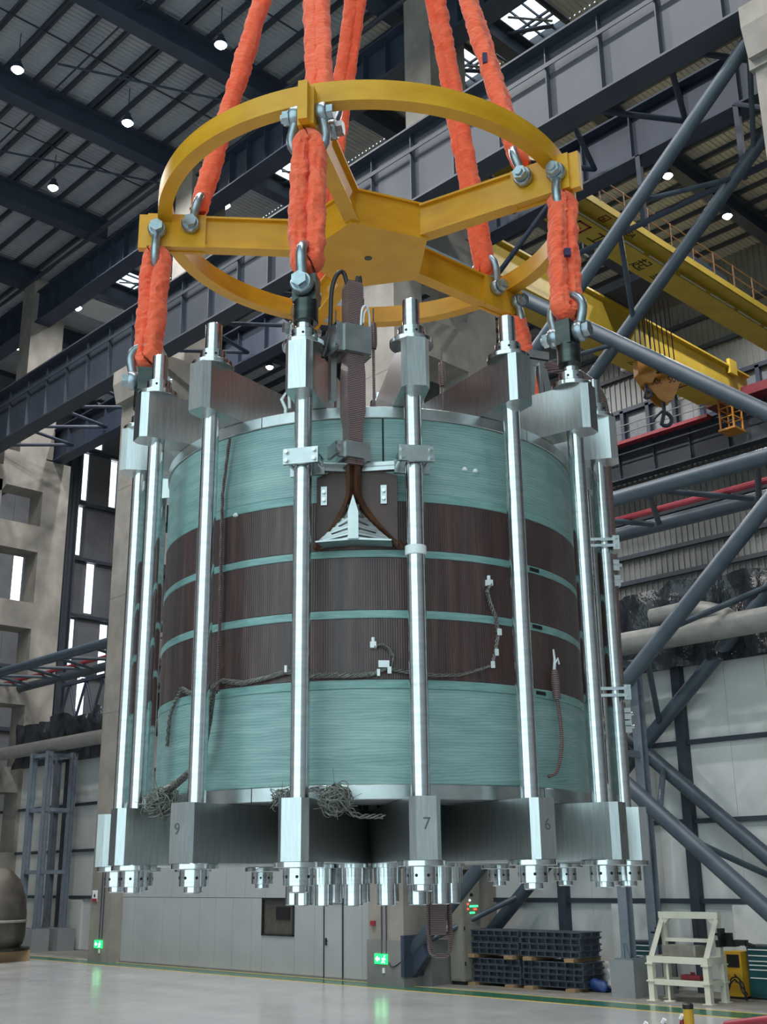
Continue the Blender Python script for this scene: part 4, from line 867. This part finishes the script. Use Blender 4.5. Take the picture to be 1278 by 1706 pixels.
for s in (-1, 1):
    pts = [(s * (.004 + .235 * ((k / 10) ** 1.5)), 2.42 - .30 * k / 10) for k in range(11)]
    for i in range(10):
        (xa, za), (xb, zb) = pts[i], pts[i + 1]
        q = [W1 @ Vector((0, -1.80, za)), W1 @ Vector((xa, -1.76, za)), W1 @ Vector((xb, -1.75, zb)), W1 @ Vector((0, -1.80, zb))]
        mb.add(q, [(0, 1, 2, 3) if s < 0 else (3, 2, 1, 0)])
wedge = mb.build('steel_wedge', M['arm'], coil, 0)
mb = MB(); mb.prism([(-.035, 2.115), (.035, 2.115), (.035, 2.30), (0, 2.42), (-.035, 2.30)], 1.78, 1.815, mat=W1 @ Matrix(((1, 0, 0, 0), (0, 0, -1, 0), (0, 1, 0, 0), (0, 0, 0, 1)))); mb.build('wedge_rib', M['plate'], wedge, 0)
mb = MB()
for s in (-1, 1):
    for k in range(5):
        z = 2.15 + k * .05; xe = .235 * max(0.02, (2.42 - z) / .30) ** 1.5
        mb.tube([W1 @ Vector((s * .03, -1.80, z)), W1 @ Vector((s * xe, -1.765, z - .03))], .012, 6)
mb.build('wedge_fin', M['plate'], wedge)
mb = MB(); mb.prism([(-.25, 2.098), (-.25, 2.108), (0, 2.128), (.25, 2.108), (.25, 2.098), (0, 2.112)], 1.64, 1.80, mat=W1 @ Matrix(((1, 0, 0, 0), (0, 0, -1, 0), (0, 1, 0, 0), (0, 0, 0, 1)))); mb.build('wedge_base', M['plate'], wedge, 0)
# A frame and second lead at the right
t_ = radians(77.2); RA = Matrix.Translation(pc(t_, 1.42, 0)) @ Matrix.Rotation(radians(20), 4, 'Z')
mb = MB()
for s in (-1, 1): mb.prism([(s * .16, 3.47), (s * .08, 3.47), (s * .02, 4.02), (s * .07, 4.02)] if s > 0 else [(-.07, 4.02), (-.02, 4.02), (-.08, 3.47), (-.16, 3.47)], -.05, .05, mat=RA @ Matrix(((1, 0, 0, 0), (0, 0, -1, 0), (0, 1, 0, 0), (0, 0, 0, 1))))
mb.box(-.012, .012, -.09, -.05, 3.47, 4.02, mat=RA); mb.box(-.08, .08, -.06, .06, 4.0, 4.05, mat=RA); mb.box(-.17, .17, -.06, .06, 3.47, 3.5, mat=RA)
af = mb.build('lead_stand', M['plate'], coil, 0); MB().box(-.09, .09, -.075, .075, 4.06, 4.13, mat=RA).build('lead_stand_clamp', M['plate'], af, 0)
cpts = [pc(radians(70), 1.1, 3.92), pc(radians(74), 1.25, 4.02), pc(t_, 1.42, 4.03), pc(radians(80), 1.7, 3.98), pc(radians(84), 1.9, 3.86), pc(radians(89), 1.98, 3.7), pc(radians(92), 1.985, 3.4), pc(radians(92), 1.975, 2.4), pc(radians(92), 1.96, 2.0), pc(radians(92), 1.95, 1.2), pc(radians(92), 1.94, .7)]
MB().tube(smooth(cpts), .045, 12).build('wrapped_lead', M['wrap'], coil)
for z in (3.86, 3.68, 2.40, 2.27, 1.2, 1.1):
    a = radians(92); R_ = Matrix.Rotation(a, 4, 'Z'); mb = MB(); mb.box(-.06, .06, -2.02, -1.90, z - .045, z + .045, mat=R_)
    c = mb.build('lead_bracket', M['plate'], coil, 0)
    for x in (-.05, .05): MB().cyl(R_ @ Vector((x, -2.04, z)), R_ @ Vector((x, -1.88, z)), .014, 8).build('bolt', M['nut'], c)
p3 = pc(ANG[3], RR, 0)
for z in (2.44, 1.29):
    for dz in (-.025, .025): MB().box(p3.x - .14, p3.x + .10, p3.y - .085, p3.y - .06, z + dz - .011, z + dz + .011).build('tie_bar', M['nut'], coil, 0)
    c = MB().box(p3.x + .05, p3.x + .10, p3.y - .1, p3.y + .05, z - .06, z + .05).build('tie_bracket', M['plate'], coil, 0)
    for dz in (-.03, .03): MB().cyl((p3.x + .075, p3.y - .12, z + dz), (p3.x + .075, p3.y - .09, z + dz), .012, 8).build('bolt', M['nut'], c)
# lower terminal
mb = MB(); mb.box(-.06, .06, -.06, .06, -.42, .12); o = mb.build('lower_terminal', M['wrap'], coil, 0, (.49, .35, 0))
MB().tube(smooth([(-.07, 0, -.2), (-.07, 0, -.48), (-.04, 0, -.56), (.06, 0, -.56), (.09, 0, -.48), (.09, 0, -.1)]), .018, 8).build('u_tube', M['wrap'], o)
# white collar on the centre rod, small plugs
a = ANG[0]; MB().lathe([(.061, 1.985), (.07, 1.985), (.07, 2.045), (.061, 2.045)], 20, pc(a, RR, 0)).build('tape_collar', M['white'], coil)
for d, z in ((-34.5, 2.43), (24.5, 2.7), (27.5, 2.7)): p = pc(radians(d), RC, z); MB().lathe([(0, -.016), (.02, -.01), (.022, .0), (.012, .016)], 10, p).build('plug', M['white'], coil)
p0 = pc(radians(-23.0), 1.5, 3.12); MB().tube([p0, p0 + Vector((0, 0, .1)), p0 + Vector((-.03, 0, .17)), p0 + Vector((.02, 0, .26)), p0 + Vector((.03, 0, .1))], .012, 6).build('plug_string', M['white'], coil)
# wiring on the winding
def on(d, z, r=RC + .02): return pc(radians(d), r, z)
def braid(name, pts, n, rad, wr, mat, seed=0):
    P = []
    for i in range(len(pts) - 1):
        for k in range(10):
            f = k / 10; P.append(Vector(pts[i]) * (1 - f) + Vector(pts[i + 1]) * f)
    P.append(Vector(pts[-1])); mb = MB()
    for s in range(n):
        ph = 2 * pi * s / n; q = []
        for i, p in enumerate(P):
            u = Vector((p.x, p.y, 0)).normalized(); aa = i * .75 + ph
            q.append(p + u * (rad * cos(aa) + rad) + Vector((0, 0, rad * sin(aa))) + Vector((-u.y, u.x, 0)) * (rad * .8 * sin(aa + .7)))
        mb.tube(q, wr, 5)
    return mb.build(name, mat, coil, 60)
braid('wire_braid', [on(-52, 1.27), on(-46, 1.2), on(-41, 1.22), on(-36.5, 1.27), on(-30, 1.235), on(-24, 1.255), on(-18.5, 1.285), on(-14, 1.25), on(-8, 1.245), on(-3, 1.24), on(1, 1.25), on(4, 1.285)], 4, .012, .007, M['cable'])
braid('wire_braid', [on(4, 1.285), on(9, 1.262), on(15, 1.245), on(21, 1.255), on(26, 1.30), on(29.3, 1.335), on(30.5, 1.43), on(31.5, 1.55), on(31, 1.66), on(29.5, 1.76), on(28.8, 1.84), on(29.8, 1.885)], 3, .009, .005, M['cable'])
braid('wire_braid', [on(5.0, 1.29), on(5.5, 1.36), on(4.6, 1.41), on(3, 1.44), on(1.2, 1.425)], 3, .008, .004, M['cable'])
for d, z in ((29.8, 1.9), (1.1, 1.44)):
    mb = MB(); p = on(d, z, RC + .015); mb.box(-.02, .02, -.02, .015, -.02, .02, mat=Matrix.Translation(p) @ Matrix.Rotation(radians(d), 4, 'Z')); mb.cyl(p, p + Vector((.0, 0, .05)), .012, 8); mb.build('temperature_sensor', M['white'], coil, 0)
for d, z, w_ in ((3.4, 1.31, .05), (4.6, 1.27, .018), (2.2, 1.255, .014), (31.4, 1.56, .018), (30.4, 1.42, .014), (29.2, 1.335, .016), (-18.6, 1.3, .012)):
    MB().box(-w_ * .7, w_ * .7, -.012, .004, -.022, .022, mat=Matrix.Translation(on(d, z, RC + .045)) @ Matrix.Rotation(radians(d), 4, 'Z')).build('cable_tag', M['white'], coil, 0)
braid('wire_bundle', [on(-37.5, 1.2, RC + .05), on(-38, 1.0, RC + .06), on(-39, .82, RC + .07), on(-42, .68, RC + .1), on(-46, .6, RC + .13), on(-50, .55, RC + .16)], 9, .028, .007, M['cable'])
braid('wire_braid', [pc(radians(-36), RC + .03, 3.0), on(-38.2, 2.6), on(-38, 2.2), on(-37.8, 1.9), on(-37.6, 1.2)], 3, .012, .006, M['wrap'])
braid('wire_braid', [on(-52, 1.27), on(-55, 1.2), on(-58, 1.1), on(-59, .9)], 3, .012, .006, M['cable'])
def tangle(c, r, n, seed, label):
    rnd = random.Random(seed); mb = MB()
    for k in range(n):
        ax = Vector((rnd.gauss(0, 1), rnd.gauss(0, 1), rnd.gauss(0, 1))).normalized(); u = ax.orthogonal().normalized(); v = ax.cross(u); rr = r * rnd.uniform(.55, 1.0); off = Vector((rnd.gauss(0, r * .25), rnd.gauss(0, r * .25), rnd.gauss(0, r * .2)))
        a0 = rnd.uniform(0, 6.28); ln = rnd.uniform(3.2, 6.0); pts = []
        for i in range(15):
            a = a0 + ln * i / 14; w_ = 1 + .18 * sin(3 * a + k); p = off + u * rr * w_ * cos(a) + v * rr * w_ * sin(a) * .8; pts.append(Vector(c) + p)
        mb.tube(pts, rnd.uniform(.002, .0038), 5)
    for k in range(9):
        d_ = Vector((rnd.gauss(0, 1), rnd.gauss(0, .5), rnd.gauss(0, .6))).normalized(); p = Vector(c) + d_ * r * .5; mb.tube([p, p + d_ * r * .8, p + d_ * r * 1.4 + Vector((0, 0, .02))], .0016, 4)
    o = mb.build('wire_tangle', M['wire'], coil, 60); o['kind'] = 'stuff'; o['label'] = label
tangle(pc(radians(-49), 1.83, .49), .092, 150, 1, 'balled up grey sensor wires')
tangle(pc(radians(-6.2), 1.86, .46), .086, 120, 4, 'hank of loose grey sensor wires')
tangle(pc(radians(-17.0), 1.83, .47), .065, 60, 9, 'hank of loose grey sensor wires')
braid('wire_braid', [pc(radians(-14), 1.84, .5), pc(radians(-10), 1.86, .52), pc(radians(-6), 1.86, .46), pc(radians(-2), 1.75, .36), pc(radians(3), 1.7, .36)], 3, .012, .005, M['cable'])
# capped tube at the right
o = MB().tube([on(49.4, 1.36, RC + .05), on(49.5, 1.30, RC + .05), on(49.9, 1.16, RC + .05)], [.022, .03, .027], 12).build('insulated_tap', M['wrap'], coil)
MB().tube(smooth([on(49.9, 1.17, RC + .05), on(50.3, 1.0, RC + .06), on(49.6, .82, RC + .07), on(47.6, .67, RC + .06), on(45.2, .63, RC + .04)]), .013, 8).build('tap_tube', M['wrap'], o)
MB().tube([on(49.4, 1.35, RC + .05), on(49.3, 1.43, RC + .06), on(49.0, 1.5, RC + .06)], [.012, .009, .006], 8).build('tap_cap', M['white'], o); MB().tube([on(49.3, 1.40, RC + .06), on(50.2, 1.44, RC + .07), on(50.6, 1.40, RC + .07)], .007, 6).build('tap_string', M['white'], o)

# ------------------------------------------------------------------ yellow spreader frame
spr = thing('spreader_frame', 'yellow round lifting spreader with five radial beams above the coil', 'lifting frame', (CX, CY, CZ), CR)
MB().lathe([(1.725, 5.49), (1.845, 5.49), (1.845, 5.50), (1.845, 5.665), (1.725, 5.665)], 160, closed=True).build('ring', M['yellow'], spr, 40)
SA = {'near': -12.8, 'right': 59.0, 'far_right': 131.0, 'far_left': 203.0, 'left': -85.0}
pent = [tuple(pc(radians(d), .60, 0).xy) for d in (-85, -12.8, 59, 131, 203)]
hubp = MB().prism(pent, 5.236, 5.255).build('hub_plate', M['yellow'], spr, 0); MB().cyl((0, 0, 5.231), (0, 0, 5.24), .035, 20).build('hub_hole', M['lug'], hubp)
MB().prism(pent, 5.566, 5.585).build('hub_plate', M['yellow'], spr, 0)
amb = MB(); amb.box(-.0275, .0275, -2.0, -.25, 5.26, 5.56); amb.box(-.062, .062, -1.45, -.56, 5.256, 5.276); amb.box(-.062, .062, -1.45, -.56, 5.545, 5.565)
amb = amb.mesh('radial_beam', M['yellow'], 0)
dbl = MB(); dbl.box(.0275, .0625, -1.935, -1.43, 5.25, 5.572); dbl.box(-.0625, -.0275, -1.935, -1.43, 5.25, 5.572); dbl = dbl.mesh('doubler_plate', M['yellow'], 0)
stf = MB(); stf.box(-.06, .06, -1.0, -.985, 5.257, 5.563); stf = stf.mesh('stiffener', M['yellow'], 0)
epl = B(-.035, .035, -2.012, -1.935, 5.245, 5.575).mesh('end_plate', M['yellow'], 0)
for nme, d in SA.items():
    o = put('radial_beam', amb, spr, None, radians(d)); put('doubler_plate', dbl, o); put('end_plate', epl, o)
for nme, d in SA.items():
    a = radians(d + 36); b_ = 0.49; MB().box(-.30, .30, -.46, -.445, 5.255, 5.565, mat=Matrix.Rotation(a, 4, 'Z')).build('hub_web', M['yellow'], spr, 0)

# ------------------------------------------------------------------ shackles
bow = MB(); pts = [(-.1, 0, -.005), (-.1, 0, .03), (-.112, 0, .09), (-.128, 0, .16), (-.132, 0, .21)] + [(-.132 * cos(a), 0, .21 + .132 * sin(a)) for a in [k * pi / 10 for k in range(1, 10)]] + [(.132, 0, .21), (.128, 0, .16), (.112, 0, .09), (.1, 0, .03), (.1, 0, -.005)]
bow.tube(pts, .037, 14)
for s in (-1, 1): bow.lathe([(0, -.036), (.07, -.036), (.08, -.02), (.08, .02), (.07, .036), (0, .036)], 20)
n_ = len(bow.v); k0 = 14 * len(pts)
for i in range(k0, n_):
    s = -1 if i < k0 + (n_ - k0) // 2 else 1; x, y, z = bow.v[i]; bow.v[i] = (s * .102 + z, y, x)
bow = bow.mesh('shackle_bow', M['galv'], 40)
pin = MB(); pin.cyl((-.17, 0, 0), (.17, 0, 0), .036, 16); pin.tube([(.14, 0, 0), (.19, 0, 0)], .058, 6); pin.cyl((-.145, 0, 0), (-.15, 0, 0), .062, 18); pin = pin.mesh('shackle_pin', M['galv'], 30)
nutm = MB(); nutm.tube([(-.145, 0, 0), (-.195, 0, 0)], .06, 6); nutm.cyl((-.195, 0, 0), (-.215, 0, 0), .034, 12); nutm = nutm.mesh('shackle_nut', M['galv'], 30)
RZ = Matrix.Translation((CX, CY, CZ)) @ Matrix.Rotation(CR, 4, 'Z')
def shackle(pos, pin_axis, up_dir, label, group, sc=1.0):
    t = thing('shackle', label, 'shackle', group=group)
    x = Vector(pin_axis).normalized(); z = Vector(up_dir); z = (z - x * z.dot(x)).normalized(); y = z.cross(x)
    t.matrix_world = RZ @ (Matrix(((x.x, y.x, z.x, pos[0]), (x.y, y.y, z.y, pos[1]), (x.z, y.z, z.z, pos[2]), (0, 0, 0, 1))) @ Matrix.Scale(sc, 4))
    put('shackle_bow', bow, t); p = put('shackle_pin', pin, t); put('shackle_nut', nutm, p)

# ------------------------------------------------------------------ slings
HOOK0 = Vector((0, .1, 11.2)); HOOKX = {'near': -.5, 'left': -.06, 'right': .03, 'far_right': .12, 'far_left': .34}
def sling_mesh(A, Bp, side, sep, ta, tb, seed, nl=190, na=20, twist=0.0, wr=1.0):
    """closed loop of padded webbing between two bows A (low) and B (high)"""
    A = Vector(A); Bp = Vector(Bp); ax = (Bp - A).normalized(); L = (Bp - A).length; side = Vector(side); side = (side - ax * side.dot(ax)).normalized(); nrm = ax.cross(side)
    arc = pi * sep; tot = 2 * L + 2 * arc; cen = []; sides = []
    for i in range(nl):
        s = tot * i / nl
        if s < L: h, q = s, sep
        elif s < L + arc: a = (s - L) / sep; h, q = L + sep * sin(a), sep * cos(a)
        elif s < 2 * L + arc: h, q = L - (s - L - arc), -sep
        else: a = (s - 2 * L - arc) / sep; h, q = -sep * sin(a), -sep * cos(a)
        f = min(1, max(0, h / L)); tw = twist * f; sd = side * cos(tw) + nrm * sin(tw)
        wob = .012 * wr * noise.noise(Vector((h * 4, seed, q * 9)))
        cen.append(A + ax * h + sd * (q + wob) + nrm * .01 * wr * noise.noise(Vector((h * 3, seed + 9, q * 5)))); sides.append(sd)
    vs = []
    for i in range(nl):
        T = (cen[(i + 1) % nl] - cen[i - 1]).normalized(); n2 = (nrm * cos(twist * .0) if False else T.cross(sides[i] if abs(T.dot(sides[i])) < .9 else ax)).normalized(); u = n2.cross(T).normalized()
        for k in range(na):
            th = 2 * pi * k / na; hh = (cen[i] - A).dot(ax)
            w1 = noise.noise(Vector((hh * 9 + seed * 3, cos(th) * 1.3, sin(th) * 1.3 + (0 if i < nl / 2 else 7)))); w2 = noise.noise(Vector((hh * 26 + th, seed, cos(th) * 2.2)))
            fold = (1 - abs(sin(hh * 15 + 2.2 * sin(th + seed) + 8 * noise.noise(Vector((hh * 2.5, seed, th * .3)))))) ** 3
            g = .97 + wr * (.22 * w1 + .15 * w2 + .09 * fold) - .09 * (1 if k in (na // 4, na // 4 * 3, na // 8) else 0)
            vs.append(cen[i] + u * ta * g * cos(th) + n2 * tb * g * sin(th))
    fs = [(i * na + k, ((i + 1) % nl) * na + k, ((i + 1) % nl) * na + (k + 1) % na, i * na + (k + 1) % na) for i in range(nl) for k in range(na)]
    return MB().add(vs, fs)
NM = {'near': 'on the beam pointing at the camera', 'right': 'on the right beam', 'far_right': 'on the far right beam', 'far_left': 'on the far beam behind the hub', 'left': 'on the left beam'}
for i, (nme, d) in enumerate(SA.items()):
    a = radians(d); al = radians(LUG[nme]); tan_ = Vector((cos(a), sin(a), 0)); rad_l = Vector((sin(al), -cos(al), 0)); tan_l = Vector((cos(al), sin(al), 0))
    po = pc(a, 1.845, 5.39); pi_ = pc(a, 1.56, 5.45); pl = pc(al, RR, 3.925)
    HOOK = HOOK0 + Vector((HOOKX[nme], 0, 0))
    shackle(po, tan_, pl - po, 'shackle carrying the lower orange sling %s' % NM[nme], 'shackles under the yellow frame')
    shackle(pi_, tan_, HOOK - pi_, 'shackle pulled by the rising orange sling %s' % NM[nme], 'shackles above the yellow frame')
    shackle(pl, rad_l, po - pl, 'shackle on the dark lug below the sling %s' % NM[nme], 'shackles on the lifting lugs')
    dn = (po - pl).normalized(); A = pl + dn * .25; Bt = po - dn * .26
    as_ = al if 'far' in nme else al * .35
    o = sling_mesh(A, Bt, Vector((cos(as_), sin(as_), 0)), .058, .07, .088, 3 + i * 2, nl=240, na=28, twist=0.25).build('round_sling', M['orange'], None, 70); o.matrix_world = RZ
    tag(o, 'short wrinkled orange sling hanging %s' % NM[nme], 'sling', 'orange slings between frame and coil')
    if nme == 'right':
        pt = (A + Bt) / 2 + Vector((0, -.12, -.05)); MB().box(-.02, .03, -.02, .02, -.03, .03, mat=Matrix.Translation(pt)).build('sling_tag', M['purple'], o, 0)
    up = (HOOK - pi_).normalized(); A = pi_ + up * .27; Bt = HOOK + pc(a, .26, 0)
    o = sling_mesh(A, Bt, tan_, .042, .072, .078, 20 + i * 3, nl=760, na=20, wr=.8).build('round_sling', M['orange'], None, 70); o.matrix_world = RZ
    tag(o, 'long rising orange sling with its shackle %s' % NM[nme], 'sling', 'orange slings rising from the frame')
    if nme in ('right',):
        pt = A + (Bt - A) * .19 + Vector((-.05, -.09, 0)); MB().box(-.02, .02, -.03, .03, -.05, .05, mat=Matrix.Translation(pt)).build('sling_tag', M['purple'], o, 0)
